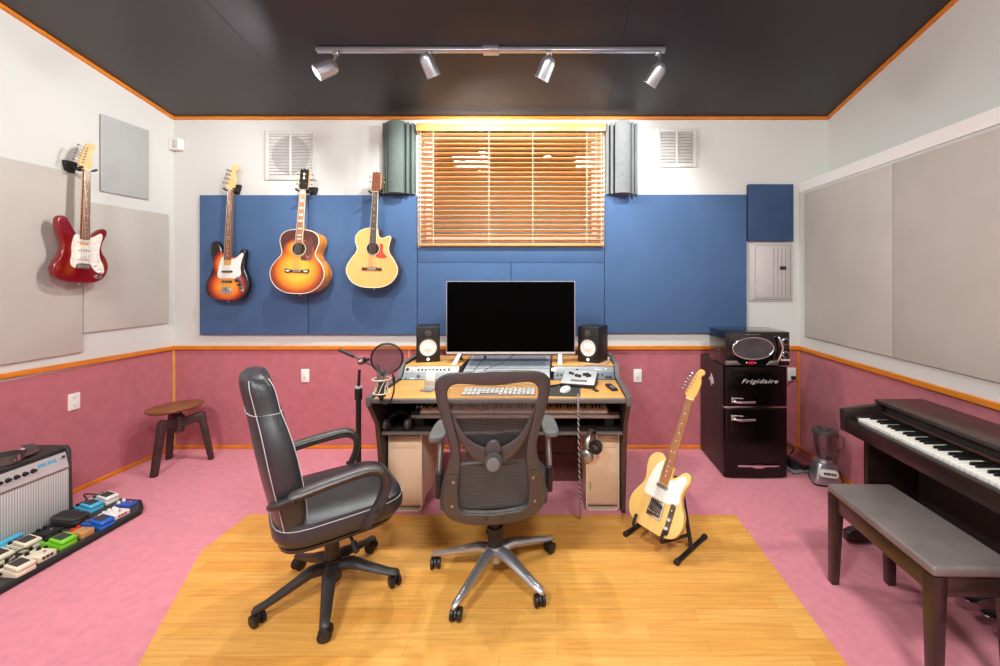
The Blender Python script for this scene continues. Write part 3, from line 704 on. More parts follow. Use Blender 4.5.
    b = MB(); b.prism([(x, zn+y) for x, y in smooth2(hp, 3)], hy-.002, hy+.012, sp['headm'], bevel=.0015, seg=1, mside=sp['neck'], X=Tm(0, 0, 0))
    if sp.get('headlogo'):
        for z in (.10, .13): b.ball((0, hy-.0025, zn+z), (.008, .001, .012), M['pearl'], 10)
    hd = b.build('headstock', root)
    # tuners
    for k in range(ns):
        if ac:
            sx = -1 if k < 3 else 1; z = zn+.05+.04*(k % 3); x = sx*.024; xe = sx*.052
            d = Vector((sx, 0, 0))
        else:
            f_ = (k+.5)/ns; z = zn+(.035+.125*f_)*sp.get('hsz', 1); x = (-.030+.030*f_)*sp.get('hs', 1); d = Vector((-1, 0, .25)).normalized(); xe = x-.036*sp.get('hs', 1)
        b = MB(); b.cyl((x, hy-.002, z), (x, hy-.012, z), .0042*sp.get('ts', 1), M['steel'] if not sp.get('goldhw') else M['gold'], seg=10)
        q = Vector((x, hy+.009, z)); e = q+d*abs(xe-x)
        b.tube([q, e], .0022, M['steel'], 6)
        mm = sp.get('button', M['chrome']); s_ = sp.get('ts', 1)
        X = Tm(*(e+d*.006)); b.ball((0, 0, 0), (.009*s_, .005, .0065*s_), mm, 10, X=X); b.ball(tuple(q), (.006, .006, .006), mm, 8)
        b.build('tuner', hd)
    # strings
    for k in range(ns):
        u = (k-(ns-1)/2)/((ns-1)/2) if ns > 1 else 0
        sw = sp.get('strw', .026)
        yb = fy-.0075-(.004 if ac else .005)
        b = MB(); b.tube([(u*sw, yb, zb), (u*hw0*.84, fy-.009, zn+.002)], .0006+.0004*(1-u)*.6*(1.6 if ns == 4 else 1), M['string'], 5); b.build('string', root)
    # hardware
    if ac:
        b = MB()
        if sp['bridgestyle'] == 'moustache':
            pl = [(0, -.016), (.05, -.016), (.078, -.022), (.094, -.012), (.098, .006), (.09, .018), (.08, .010), (.072, .012), (.05, .008), (0, .012)]
        else:
            pl = [(0, -.013), (.04, -.013), (.062, -.016), (.084, -.012), (.076, .012), (.06, .006), (.04, .012), (0, .013)]
        pl = pl+[(-x, y) for x, y in pl[1:-1][::-1]]
        b.prism([(x, zb-.004+y) for x, y in smooth2(pl, 3)], yf-.009, yf-.0005, M['bridgewd'], bevel=.002)
        br = b.build('bridge', root)
        b = MB(); b.box((-.036, yf-.0125, zb-.002), (.036, yf-.009, zb+.002), M['binding']); b.build('saddle', br)
        b = MB()
        for k in range(6): b.ball((-.027+.0108*k, yf-.010, zb-.011), (.0028, .003, .0028), M['binding'], 8)
        b.build('bridge_pins', br)
        if sp['bridgestyle'] == 'moustache':
            b = MB()
            for sx in (-1, 1): b = MB(); b.prism([(sx*x, zb-.004+z) for x, z in ((.055, -.006), (.074, -.012), (.088, -.004), (.086, .004), (.07, 0), (.056, .003))], yf-.0098, yf-.0088, M['pearl']); b.build('bridge_inlay', br)
    for hwf in sp.get('extra', []): hwf(root, yf)
    b = MB(); b.cyl((0, -t/2, 0), (0, -t/2, -.012), .005, M['steel'], seg=10); b.ball((0, -t/2, -.013), .008, M['steel'], 10); b.build('strap_button', body)
    return root
def single_coil(z, x=0, rot=0, m='plastw', w=.042, poles=6):
    def f(root, yf):
        b = MB(); b.prism(rrect(w*2, .016, .008), yf-.011, yf-.003, M[m], bevel=.0015, X=Tm(x, 0, z) @ Ry(rot))
        for k in range(poles): b.ball((x+(k-(poles-1)/2)*w*1.3/(poles-1)*1.0, yf-.011, z+sin(-rot)*(k-(poles-1)/2)*w*1.3/(poles-1)), (.0024, .0008, .0024), M['steel'], 6)
        b.build('pickup', root)
    return f
def knob(x, z, r=.0105, m='chrome', h=.014):
    def f(root, yf):
        b = MB(); b.lathe([(r, 0), (r, h*.8), (r*.85, h), (0, h)], M[m], 16, X=Tm(x, yf-.003, z) @ FRONT); b.build('knob', root)
    return f
def plate_(name, poly, m, h0=.0005, h1=.003, bevel=.0008, sm=False):
    def f(root, yf):
        b = MB(); b.prism(smooth2(poly, 4) if sm else poly, yf-h1, yf-h0, M[m], bevel=bevel, seg=1); b.build(name, root)
    return f
def saddles(z, n, w, m='steel', h=.012, hh=.02):
    def f(root, yf):
        b = MB(); b.box((-w, yf-.004, z-hh), (w, yf-.0005, z+hh), M[m], .001)
        for k in range(n): b.box((-w*.86+2*w*.86*k/n, yf-h, z-hh*.7), (-w*.86+2*w*.86*(k+.82)/n, yf-.004, z+hh*.25), M['chrome'], .001)
        b.build('bridge', root)
    return f
def switch(x, z, rot=0):
    def f(root, yf):
        b = MB(); b.cyl((x, yf-.003, z), (x+.004, yf-.018, z+.004), .0016, M['steel'], seg=8); b.ball((x+.004, yf-.019, z+.004), .004, M['plastw'], 8); b.build('pickup_switch', root)
    return f

PG_STRAT = [(-.034, .298), (-.05, .30), (-.064, .27), (-.072, .22), (-.07, .17), (-.076, .135), (-.07, .105), (-.045, .092), (-.035, .118), (.036, .118), (.05, .10), (.075, .072), (.112, .058), (.128, .075), (.12, .115), (.1, .16), (.094, .21), (.104, .26), (.112, .30), (.1, .318), (.076, .305), (.05, .29), (.03, .285), (0, .283)]
def jack(root, yf):
    b = MB(); b.ball((.092, yf-.001, .045), (.03, .005, .013), M['chrome'], 14, X=Matrix.Identity(4)); b.cyl((.094, yf-.004, .045), (.094, yf-.0075, .045), .006, M['black'], seg=10); b.build('jack_plate', root)
strat = dict(kind='electric', t=.044, outline=STRAT, body=M['red_guit'], scale=.648, bridge=.128, strings=6, neck=M['maple'], board=M['rosew'], frets=21, fbend=.298, neckz=.26, head=FHEAD, headm=M['maplehd'],
    guards=[([(x, y*1.10) for x, y in PG_STRAT], M['pgpearl'], True)], extra=[single_coil(.285, 0), single_coil(.228, 0), single_coil(.176, 0, radians(8)), single_coil(.163, 0, radians(8)), saddles(.114, 6, .038, 'steel', hh=.018), knob(.07, .127, .009, 'plastw'), knob(.088, .105, .009, 'plastw'), knob(.10, .08, .009, 'plastw'), switch(.082, .154), jack])
def bass_plate(root, yf):
    pl = [(x*1.03, y*1.15) for x, y in [(.062, .135), (.085, .15), (.098, .13), (.104, .10), (.118, .075), (.138, .062), (.146, .078), (.138, .10), (.125, .14), (.104, .175), (.08, .17), (.066, .16)]]
    b = MB(); b.prism(smooth2(pl, 4), yf-.0045, yf-.0005, M['chrome'], bevel=.0008, seg=1); b.build('control_plate', root)
PG_BASS = [(-.034, .32), (-.052, .318), (-.066, .28), (-.076, .235), (-.082, .19), (-.072, .168), (-.045, .162), (.05, .162), (.066, .158), (.074, .172), (.1, .178), (.112, .20), (.106, .25), (.116, .30), (.128, .345), (.112, .352), (.085, .33), (.055, .31), (.03, .306), (0, .304)]
bass = dict(kind='electric', t=.044, outline=JAZZ, body=M['burst_bass'], side=M['blackg'], scale=.864, bridge=.088, strings=4, neck=M['maple'], board=M['rosew'], frets=20, fbend=.345, neckz=.30, head=FHEAD, hs=1.08, hsz=1.15, ts=1.6, headm=M['maplehd'], nutw=.02, heelw=.031, strw=.03,
    guards=[([(x*1.03, y*1.15) for x, y in PG_BASS], M['pgwhite'], True)], extra=[single_coil(.245, 0, 0, 'black', .046, 8), single_coil(.160, 0, 0, 'black', .046, 8), saddles(.082, 4, .042, 'chrome', .016, .028), bass_plate, knob(.088, .167, .010, 'blackm'), knob(.106, .132, .010, 'blackm'), knob(.121, .104, .008, 'blackm')])
jumbo = dict(kind='acoustic', t=.122, outline=JUMBO, body=M['burst_jumbo'], side=M['sideor'], top=M['burst_jumbo'], scale=.648, bridge=.19, hole=.36, strings=6, neck=M['maple'], board=M['palebd'], frets=20, fbend=.408, neckz=.53, head=AHEAD, headm=M['blackg'], headlogo=True, goldhw=True, button=M['gold'], blocks=True, fbbind=True, bridgestyle='moustache', engrave=True, nutw=.0225, heelw=.029,
    guards=[([(.028, .412), (.05, .425), (.075, .445), (.094, .452), (.106, .43), (.108, .39), (.104, .35), (.114, .315), (.112, .285), (.085, .272), (.05, .27), (.024, .276), (.022, .298), (.042, .312), (.055, .335), (.058, .36), (.052, .388), (.036, .404)], M['pgdark'], True)])
taylor = dict(kind='acoustic', t=.112, outline=TAYL, body=M['spruce'], side=M['sidewd'], top=M['spruce'], scale=.645, bridge=.165, hole=.33, strings=6, neck=M['maple'], board=M['rosedk'], frets=20, fbend=.378, neckz=.495, head=AHEAD, headm=M['rosew'], goldhw=True, button=M['gold'], blocks=False, fbbind=True, bridgestyle='plain', nutw=.0225, heelw=.028,
    guards=[([(.054, .366), (.078, .372), (.086, .35), (.084, .315), (.098, .29), (.118, .268), (.118, .256), (.085, .25), (.052, .252), (.03, .262), (.03, .278), (.048, .292), (.0585, .315), (.06, .34)], M['pgred'], True)])
taylor['inl'] = 1
def control(root, yf):
    pl = rrect(.03, .16, .014); rot = radians(0)
    b = MB(); b.prism([(x+.088, z+.10) for x, z in pl], yf-.003, yf-.0005, M['nickeldk'], bevel=.0008, seg=1); b.build('control_plate', root)
def tbridge(root, yf):
    b = MB(); b.prism(rrect(.082, .086, .004), yf-.0035, yf-.0005, M['nickeldk'], bevel=.0008, X=Tm(0, 0, .118))
    b.box((-.041, yf-.012, .075), (-.037, yf-.0035, .161), M['chrome']); b.box((.037, yf-.012, .075), (.041, yf-.0035, .161), M['chrome']); b.box((-.041, yf-.012, .073), (.041, yf-.0035, .078), M['chrome'])
    b.prism(rrect(.074, .02, .009), yf-.010, yf-.0035, M['black'], X=Tm(0, 0, .143) @ Ry(radians(14)))
    for x in (-.024, 0, .024): b.cyl((x-.009, yf-.010, .098), (x+.009, yf-.010, .098), .0048, M['chrome'], seg=10)
    b.build('bridge', root)
PG_TELE = [(-.034, .368), (-.05, .36), (-.068, .335), (-.082, .29), (-.092, .24), (-.096, .19), (-.09, .165), (-.045, .165), (.045, .165), (.062, .168), (.08, .182), (.104, .182), (.114, .2), (.106, .23), (.11, .27), (.12, .31), (.112, .335), (.09, .335), (.07, .312), (.046, .29), (.036, .288), (0, .288), (-.034, .288)]
tele = dict(kind='electric', t=.045, outline=TELE, body=M['cream'], scale=.648, bridge=.10, strings=6, neck=M['maple'], board=M['palebd'], frets=21, fbend=.262, neckz=.24, head=THEAD, hs=1.0, headm=M['maple'],
    guards=[(PG_TELE, M['pgwhite'], False)], extra=[plate_('neck_pickup', [(x, z+.238) for x, z in rrect(.07, .018, .008)], 'chrome', .003, .010), tbridge, control, knob(.088, .10, .010, 'chrome'), knob(.088, .055, .010, 'chrome'), switch(.088, .145)])
DY = .062     # gap between wall face and guitar back
def hang(sp, name, px_tail, py_tail, px_head, py_head, Y, label, sc):
    a = W(px_tail, py_tail, Y); h = W(px_head, py_head, Y)
    ang = atan2(h.x-a.x, h.z-a.z)
    X = Tm(a.x, Y+sp['t'], a.z) @ Ry(ang) @ Rx(radians(-2.8)) @ Matrix.Scale(sc, 4)
    r = thing(name, label, 'guitar', mtx=X, group='guitars hung on the walls'); guitar(r, sp); return r, X, sp
def hanger(P, n_rz, label, reach):
    # P = nut point of the guitar; the yoke sits right under the headstock
    o = thing('guitar_hanger', label, 'guitar hanger', P, n_rz, 'black wall hangers that hold the guitars')
    b = MB(); b.prism([(-.036, .05), (.036, .05), (.038, .03), (.020, -.032), (-.020, -.032), (-.038, .03)], -.024, 0, M['blackm'], bevel=.003); b.build('wall_plate', o)
    b = MB(); b.tube([(0, -.022, .005), (0, -reach+.03, -.012)], .011, M['black'], 10); b.build('arm', o)
    b = MB()
    for sx in (-1, 1): b.tube(catmull([(0, -reach+.03, -.012), (sx*.022, -reach+.026, -.012), (sx*.041, -reach+.005, -.010), (sx*.043, -reach-.03, -.004), (sx*.042, -reach-.036, .004)], 5, False), .0075, M['rubber'], 10)
    b.build('yoke', o, 'black rubber-covered fork')
    return o
def nut_world(X, sp): return X @ Vector((0, 0, sp['bridge']+sp['scale']))
rB = hang(bass, 'bass_guitar', 226.5, 300.5, 226.8, 161.5, 3.50, 'sunburst electric bass with white pickguard, hung leftmost on the blue panels', 1.0)
rJ = hang(jumbo, 'acoustic_guitar', 296.0, 294.5, 301.3, 168.5, 3.425, 'sunburst jumbo acoustic guitar with engraved pickguard, hung in the middle', 1.045)
rT = hang(taylor, 'acoustic_guitar', 371.0, 288.5, 374.3, 167.5, 3.43, 'pale spruce-top cutaway acoustic guitar with red pickguard, hung nearest the window', 1.0)
for (r, X, sp), lab in ((rB, 'black wall hanger holding the electric bass'), (rJ, 'black wall hanger holding the sunburst acoustic guitar'), (rT, 'black wall hanger holding the pale cutaway acoustic guitar')):
    p = nut_world(X, sp); p2 = X @ Vector((0, -sp['t']+.006, sp['bridge']+sp['scale']))
    hanger(Vector((p.x-.004, D-.001, p.z+.012)), 0, lab, D-p2.y-.008)
# red guitar on the left wall (faces +X)
xs = XL+.125; Yg = 2.825
a = Vector((xs, Yg, zz(283, Yg*.985)))
X = Tm(a.x-.044, a.y, a.z) @ Rz(pi/2) @ Ry(radians(1.5)) @ Matrix.Scale(1.01, 4)
rS = thing('electric_guitar', 'candy-red electric guitar with pearly pickguard, hung on the left wall', 'guitar', mtx=X, group='guitars hung on the walls'); guitar(rS, strat)
p = nut_world(X, strat); p2 = X @ Vector((0, -.04, .77))
hanger(Vector((XL+.001, p.y, p.z+.012)), pi/2, 'black wall hanger holding the red electric guitar', p2.x-XL-.008)
# blonde guitar leaning on its floor stand
T0 = Vector((.530, 2.295, .100)); u = Vector((.383, .251, .889)).normalized(); n0 = Vector((-.66, -.75, 0)); n_ = (n0-u*n0.dot(u)).normalized(); xx = (-n_).cross(u).normalized()
X = Matrix(((xx.x, -n_.x, u.x, T0.x), (xx.y, -n_.y, u.y, T0.y), (xx.z, -n_.z, u.z, T0.z), (0, 0, 0, 1)))
rTe = thing('electric_guitar', 'butterscotch blonde single-cutaway electric guitar leaning on a floor stand', 'guitar', mtx=X); guitar(rTe, tele)
fw = Vector((-.72, -.69, 0)).normalized(); sd = Vector((fw.y, -fw.x, 0)); sd = sd if sd.x > 0 else -sd
C0 = Vector((.625, 2.385, 0))
o = thing('guitar_stand', 'black folding A-frame stand under the blonde electric guitar', 'guitar stand', C0)
inv = lambda p: Vector(p)-C0
apex = X @ Vector((.02, .06, .30)); feet = []
for s_ in (-1, 1):
    c = C0+sd*(.165*s_); a0 = c+fw*.15+Vector((0, 0, .016)); a1 = c-fw*.15+Vector((0, 0, .016))
    b = MB(); b.tube([inv(a0), inv(a1)], .013, M['black'], 10); ft = b.build('foot_bar', o)
    for e, q in ((a0, fw), (a1, -fw)):
        b = MB(); b.cyl(inv(e-q*.012), inv(e+q*.014), .0158, M['blackm'], seg=14, bevel=.003); b.build('rubber_foot', ft)
    b = MB(); b.tube([inv(c+Vector((0, 0, .02))), inv(apex+sd*.03*s_)], (.012, .012), M['black'], 10); b.build('leg', o)
    # cradle arm: under the body and up in front of it
    k0 = c*.55+C0*.45; base_ = X @ Vector((.085*s_, .012, -.012)); tip = X @ Vector((.085*s_, -.066, -.012)); hook = X @ Vector((.085*s_, -.070, .045))
    q0 = c+(apex-c)*.22
    b = MB(); b.tube(catmull([inv(q0), inv(base_+n_*-.02), inv(base_), inv(tip), inv(hook)], 6, False), .0085, M['blackm'], 10); b.build('cradle_arm', o)
b = MB(); b.cyl(inv(apex-sd*.045), inv(apex+sd*.045), .016, M['black'], seg=14); b.build('hinge', o)
# ---------------------------------------------------------------- swivel chairs
def caster(root, x, z0, y, hood, whl, rz, r=.028):
    b = MB(); X = Tm(x, y, 0) @ Rz(rz)
    b.cyl((0, 0, r*1.9), (0, 0, z0), .011, hood, seg=10, X=X)
    pr = [(-r*.9, r*.9), (-r*1.0, r*1.3), (-r*.6, r*1.9), (0, r*2.15), (r*.55, r*1.95), (r*.7, r*1.4), (r*.3, r*1.1), (-r*.3, r*.8)]
    b.prism(pr, -.006, .006, hood, plane='xz', bevel=.002, X=X)
    c = b.build('caster', root)
    for s in (-1, 1):
        b = MB(); b.lathe([(0, -.009), (r*.8, -.009), (r, -.006), (r, .006), (r*.8, .009), (r*.45, .0105), (0, .0105)], whl, 20, X=X @ Tm(0, s*.0165, r) @ Rx(-s*pi/2))
        b.lathe([(r*.35, .0095), (r*.62, .0088), (r*.62, .0098), (r*.35, .0108)], M['graphite'], 16, X=X @ Tm(0, s*.0165, r) @ Rx(-s*pi/2), closed=True)
        b.build('wheel', c)
def star(root, angs, R, m, zt, zh, w0, w1, hood, whl, cr=None):
    for a in angs:
        X = Rz(radians(a)); b = MB()
        def sec(r, z, w, h): return [(r, w*cos(t_)*(1 if sin(t_) > 0 else .8), z+h*sin(t_)) for t_ in [2*pi*k/10 for k in range(10)]]
        rs = [(.03, zh, w0, .03), (.09, zh+.006, w0*.95, .028), (R*.55, zh*.55+zt*.45+.006, (w0+w1)/2, .021), (R*.9, zt+.004, w1, .016), (R+.012, zt-.002, w1*.9, .014), (R+.022, zt-.008, w1*.5, .008)]
        b.loft([sec(*q) for q in rs], m, X=X); b.build('base_arm', root)
    for k, a in enumerate(angs):
        x, y = R*cos(radians(a)), R*sin(radians(a)); rz = (cr[k] if cr else a*1.7)
        caster(root, x, zt, y, hood, whl, radians(rz))
# ---- the mesh-backed chair seen from behind
o = thing('office_chair', 'grey mesh-back office chair with silver star base, seen from behind at the desk', 'office chair', (-.318, 2.10, .004), radians(7))
yaw = 7
star(o, [a-yaw for a in (-114, -42, 30, 102, 174)], .318, M['silver'], .075, .118, .033, .02, M['black'], M['black'], [80, 100, 40, 60, 95])
b = MB(); b.cyl((0, 0, .07), (0, 0, .15), .045, M['silver'], seg=20, bevel=.004); b.cyl((0, 0, .055), (0, 0, .07), .025, M['black'], seg=16); b.build('hub', o)
b = MB(); b.cyl((0, 0, .14), (0, 0, .24), .038, M['black'], seg=20); b.cyl((0, 0, .24), (0, 0, .36), .027, M['blackm'], seg=18); b.build('gas_column', o)
b = MB(); b.box((-.09, -.13, .345), (.09, .14, .405), M['black'], .015, 3); b.box((.03, -.16, .35), (.075, -.12, .39), M['black'], .01); b.cyl((-.16, .02, .375), (-.09, .02, .375), .009, M['black'], seg=10); b.build('tilt_mechanism', o)
def by(x, z):
    t = (z-.37)/.75
    return -.205-.155*max(0, t)**1.25-.02*sin(pi*min(1, max(0, t)))+.10*(x/.25)**2*.5
OUT = [(0, 1.118), (.12, 1.112), (.20, 1.10), (.243, 1.07), (.252, 1.03), (.243, .96), (.222, .88), (.200, .80), (.192, .74), (.205, .67), (.228, .60), (.243, .52), (.240, .455), (.215, .405), (.15, .378), (0, .37)]
INN = [(0, 1.05), (.10, 1.056), (.16, 1.055), (.190, 1.035), (.196, 1.0), (.182, .93), (.164, .85), (.150, .78), (.145, .70), (.150, .62), (.155, .55), (.155, .48), (.148, .455), (.13, .448), (.07, .445), (0, .443)]
def full(P): return P+[(-x, z) for x, z in P[1:-1][::-1]]
def ringplate(b, A, B, m, th, n=4, yo=0):
    A = catmull([(x, z, 0) for x, z in A], n); B = catmull([(x, z, 0) for x, z in B], n); rings = []
    for p, q in zip(A, B):
        r = []
        for k in range(10):
            t_ = 2*pi*k/10; c, s = cos(t_), sin(t_); c = math.copysign(abs(c)**.7, c); s = math.copysign(abs(s)**.7, s)
            x = (p.x+q.x)/2+(p.x-q.x)/2*c; z = (p.y+q.y)/2+(p.y-q.y)/2*c
            r.append((x, by(x, z)+yo+th*s, z))
        rings.append(r)
    rings.append(rings[0]); b.loft(rings, m, caps=False)
b = MB(); ringplate(b, full(OUT), full(INN), M['graphite'], .017); bf = b.build('back_frame', o)
b = MB()
# woven mesh stretched inside the frame
inner = [(x, z) for x, z in INN]
def halfw(z):
    for (x0, z0), (x1, z1) in zip(inner[4:], inner[5:]):
        if z1 <= z <= z0: return x0+(x1-x0)*(z0-z)/(z0-z1)
    return inner[4][0] if z > inner[4][1] else .15
def mp(u_, v):
    z = .447+(1.052-.447)*v; hw = halfw(z)+.004; x = (2*u_-1)*hw
    return (x, by(x, z)+.008+.02*(1-(2*u_-1)**2)*sin(pi*v), z)
b.grid(mp, 20, 30, M['mesh']); b.build('back_mesh', o, 'dark see-through woven mesh')
b = MB()
for sx in (-1, 1):
    pl = [(.158, .63), (.19, .63), (.213, .615), (.232, .54), (.234, .46), (.21, .415), (.15, .39), (0, .382), (0, .436), (.12, .44), (.152, .452), (.162, .50)]
    b.grid(lambda u_, v, sx=sx: (lambda p: (p[0], by(*p)-.0185, p[1]))(((sx*(pl[0][0]*(1-u_)+pl[1][0]*u_)), .63-.0*v)), 1, 1, M['graphlt']) if False else None
ub = [(.196, .635), (.216, .60), (.229, .53), (.227, .46), (.203, .414), (.14, .390), (0, .383)]
ui = [(.158, .635), (.160, .60), (.162, .53), (.160, .475), (.150, .452), (.12, .440), (0, .436)]
for sx in (-1, 1):
    rr = []
    for (x0, z0), (x1, z1) in zip(ub, ui): rr.append([(sx*x0, by(x0, z0)-.0195, z0), (sx*(x0*.9+x1*.1), by(x0, z0)-.0225, z0*.9+z1*.1), (sx*(x0*.1+x1*.9), by(x1, z1)-.0225, z0*.1+z1*.9), (sx*x1, by(x1, z1)-.0195, z1), (sx*x1, by(x1, z1)-.004, z1), (sx*x0, by(x0, z0)-.004, z0)])
    b.loft(rr, M['graphite'])
lp = b.build('lower_back_plate', o)
for x, z in ((-.178, .60), (.178, .60), (-.188, .475), (.188, .475)):
    b = MB(); b.lathe([(0, 0), (.008, 0), (.008, .002), (.006, .0045), (0, .0045)], M['steel'], 14, X=Tm(x, by(x, z)-.021, z) @ FRONT); b.build('screw', lp)
for k, ch in enumerate('915'):
    b = MB(); b.text(ch, .026, M['chairpl'], Tm(-.034+.036*k, by(0, .415)-.0233, .413) @ FRONT, ext=.0006); b.build('embossed_digit', lp)
# lumbar yoke, pad and knob
up = [(-.175, .93), (-.150, .875), (-.115, .815), (-.06, .775), (0, .762)]; lo = [(-.165, .85), (-.140, .785), (-.10, .725), (-.05, .69), (0, .68)]
def cu(P): P = P+[(-x, z) for x, z in P[:-1][::-1]]; return catmull([(x, z, 0) for x, z in P], 4, False)
U, Lo = cu(up), cu(lo); b = MB(); rr = []
for p, q in zip(U, Lo):
    r = []
    for k in range(10):
        t_ = 2*pi*k/10; c, s = cos(t_), sin(t_); c = math.copysign(abs(c)**.6, c)
        x = (p.x+q.x)/2+(p.x-q.x)/2*c; z = (p.y+q.y)/2+(p.y-q.y)/2*c; r.append((x, by(x, z)-.004+.006*s, z))
    rr.append(r)
b.loft(rr, M['graphite']); b.build('lumbar_yoke', o)
b = MB(); b.loft([[(x, by(x, z0)+.032+.012*(dz > 0), z0+dz) for dz in (-.026*f_, 0, .026*f_)]+[(x, by(x, z0)+.018, z0+dz) for dz in (.026*f_, 0, -.026*f_)] for x, z0, f_ in ((-.14, .80, .3), (-.10, .80, .8), (-.05, .795, 1), (0, .79, .9), (.05, .795, 1), (.10, .80, .8), (.14, .80, .3))], M['blackm']); b.build('lumbar_pad', o, 'dark lumbar pad')
b = MB(); y0 = by(0, .73); b.cyl((0, y0, .765), (0, y0-.03, .765), .034, M['graphite'], seg=24, bevel=.006); b.cyl((0, y0, .715), (0, y0-.045, .715), .040, M['graphite'], seg=24, bevel=.006); b.cyl((0, y0-.04, .708), (0, y0-.062, .708), .029, M['graphlt'], seg=24, bevel=.005); b.build('lumbar_knob', o)
# seat
so = [(-.23, -.17), (-.25, 0), (-.252, .15), (-.22, .25), (-.1, .275), (0, .28)]; so = so+[(-x, y) for x, y in so[:-1][::-1]]
b = MB(); path = [(x, y, .445-.01*max(0, y-.2)*20*.3) for x, y in so]; b.tube(catmull(path, 4, False), (.016, .022), M['graphite'], 10, up=(0, 0, 1)); b.tube([(-.225, -.165, .43), (.225, -.165, .43)], .010, M['blackm'], 8); sf = b.build('seat_frame', o)
b = MB(); b.grid(lambda u_, v: ((2*u_-1)*(.235 if v < .8 else .235-.3*(v-.8)), -.17+.44*v, .45-.02*sin(pi*u_)), 12, 12, M['blackm']); b.build('seat_mesh', o, 'dark seat mesh')
b = MB(); b.box((-.2, -.06, .395), (.2, .0, .43), M['black'], .01); b.build('seat_crossbar', o)
b = MB(); b.box((-.07, -.185, .385), (.07, -.10, .41), M['black'], .008); b.build('back_bracket', o)
for s in (-1, 1):
    x = s*.272
    b = MB(); b.tube(catmull([(x*.8, -.02, .42), (x*.98, -.03, .44), (x, -.04, .52), (x, -.02, .62), (x, .03, .72)], 4, False), [(.015, .022)]*17, M['steel'], 10, up=(1, 0, 0)); am = b.build('arm_post', o)
    b = MB(); b.box((x-.016, -.075, .43), (x+.016, -.0, .56), M['black'], .01); b.build('arm_sleeve', am)
    ol = [(x+s*.006+px_*.04, y_) for px_, y_ in ((-.75, -.11), (.75, -.11), (1.0, -.04), (.95, .06), (.7, .13), (0, .15), (-.7, .13), (-.95, .06), (-1.0, -.04))]
    b = MB(); b.prism(smooth2(ol, 4), .722, .752, M['graphlt'], plane='xy', bevel=.011, seg=3); b.build('arm_pad', o)

# ---- the black leather chair
hd_ = 38
o = thing('office_chair', 'black leather high-back office chair with loop arms and white stitching, turned sideways', 'office chair', (-1.089, 1.98, .004), radians(hd_-90))
star(o, [a-(hd_-90) for a in (-138, -66, 6, 78, 150)], .292, M['chairpl'], .068, .125, .036, .024, M['black'], M['black'], [30, 70, 10, 50, 120])
b = MB(); b.cyl((0, 0, .055), (0, 0, .16), .042, M['chairpl'], seg=20, bevel=.005); b.build('hub', o)
b = MB(); b.cyl((0, 0, .15), (0, 0, .27), .034, M['chairpl'], r1=.030, seg=18); b.cyl((0, 0, .27), (0, 0, .36), .024, M['black'], seg=16); b.build('gas_column', o)
b = MB(); b.box((-.10, -.12, .345), (.10, .12, .385), M['black'], .012); b.tube([(.06, .02, .36), (.20, .04, .35), (.27, .05, .325)], .007, M['black'], 8); b.tube([(.24, .046, .338), (.285, .05, .318)], .012, M['black'], 8); b.build('tilt_mechanism', o)
def sring(hx, hy, z, n=28, e=.45, cy=0, crown=0):
    r = []
    for k in range(n):
        t_ = 2*pi*k/n; c, s = cos(t_), sin(t_)
        r.append((hx*math.copysign(abs(c)**e, c), cy+hy*math.copysign(abs(s)**e, s), z))
    return r
b = MB(); b.loft([sring(.21, .215, .375, cy=.02), sring(.245, .25, .388, cy=.02), sring(.262, .27, .42, cy=.02), sring(.262, .27, .455, cy=.02), sring(.252, .26, .482, cy=.02), sring(.225, .235, .497, cy=.02), sring(.15, .16, .502, cy=.02), sring(.05, .05, .503, cy=.02)], M['leather']); st = b.build('seat_cushion', o)
b = MB()
b.tube([(p[0]*1.003, p[1]*1.003, p[2]) for p in sring(.2585, .266, .468, cy=.02)], .0014, M['stitch'], 5, closed=True); b.build('stitching', st, 'white stitching line')
b = MB(); b.loft([sring(.20, .20, .352, cy=.0), sring(.235, .235, .362, cy=.01), sring(.24, .24, .378, cy=.015)], M['chairpl']); b.build('seat_shell', o, 'dark brown plastic under-shell')
prof = [  # z, half width, rear y, front y
 (.345, .150, -.215, -.165), (.36, .19, -.222, -.150), (.44, .225, -.238, -.130), (.55, .250, -.262, -.132), (.66, .262, -.286, -.145), (.77, .258, -.306, -.165), (.86, .236, -.320, -.188), (.92, .204, -.330, -.208), (.96, .184, -.338, -.222), (1.02, .174, -.350, -.234), (1.06, .166, -.357, -.246), (1.09, .146, -.355, -.264), (1.105, .10, -.342, -.29)]
def bring(hw, y0, y1, z, z_i):
    r = []; n = 32
    for k in range(n):
        t_ = 2*pi*k/n; c, s = cos(t_), sin(t_)
        x = hw*math.copysign(abs(c)**.5, c); f_ = math.copysign(abs(s)**.6, s)
        y = (y0+y1)/2+(y1-y0)/2*f_
        if s > 0: y -= .03*max(0, 1-(x/hw/.75)**2)*(1 if .45 < z < 1.01 else .2)      # side bolsters stand proud of the middle
        r.append((x, y+.02*(abs(x)/hw)**2, z))
    return r
b = MB(); RG = [bring(hw, y0, y1, z, 0) for z, hw, y0, y1 in prof]; b.loft(RG, M['leather']); bk = b.build('backrest', o)
for s in (-1, 1):
    for yy, dd in (('r', -.0), ('f', 0)):
        b = MB(); pp_ = []
        for z, hw, y0, y1 in prof[2:-1]:
            if yy == 'r': pp_.append((s*hw*.94, y0+(y1-y0)*.16+.017, z))
            else: pp_.append((s*hw*.93, y1-(y1-y0)*.13+.018, z))
        b.tube(catmull(pp_, 3, False), .0015, M['stitch'], 5); b.build('stitching', bk, 'white stitching line')
b = MB(); rg = bring(.188, -.336, -.2175, .95, 0); b.tube([(x*1.0, y+(-.001 if y < -.3 else .001), z) for x, y, z in rg], .0015, M['stitch'], 5, closed=True); b.build('stitching', bk, 'white stitching line')
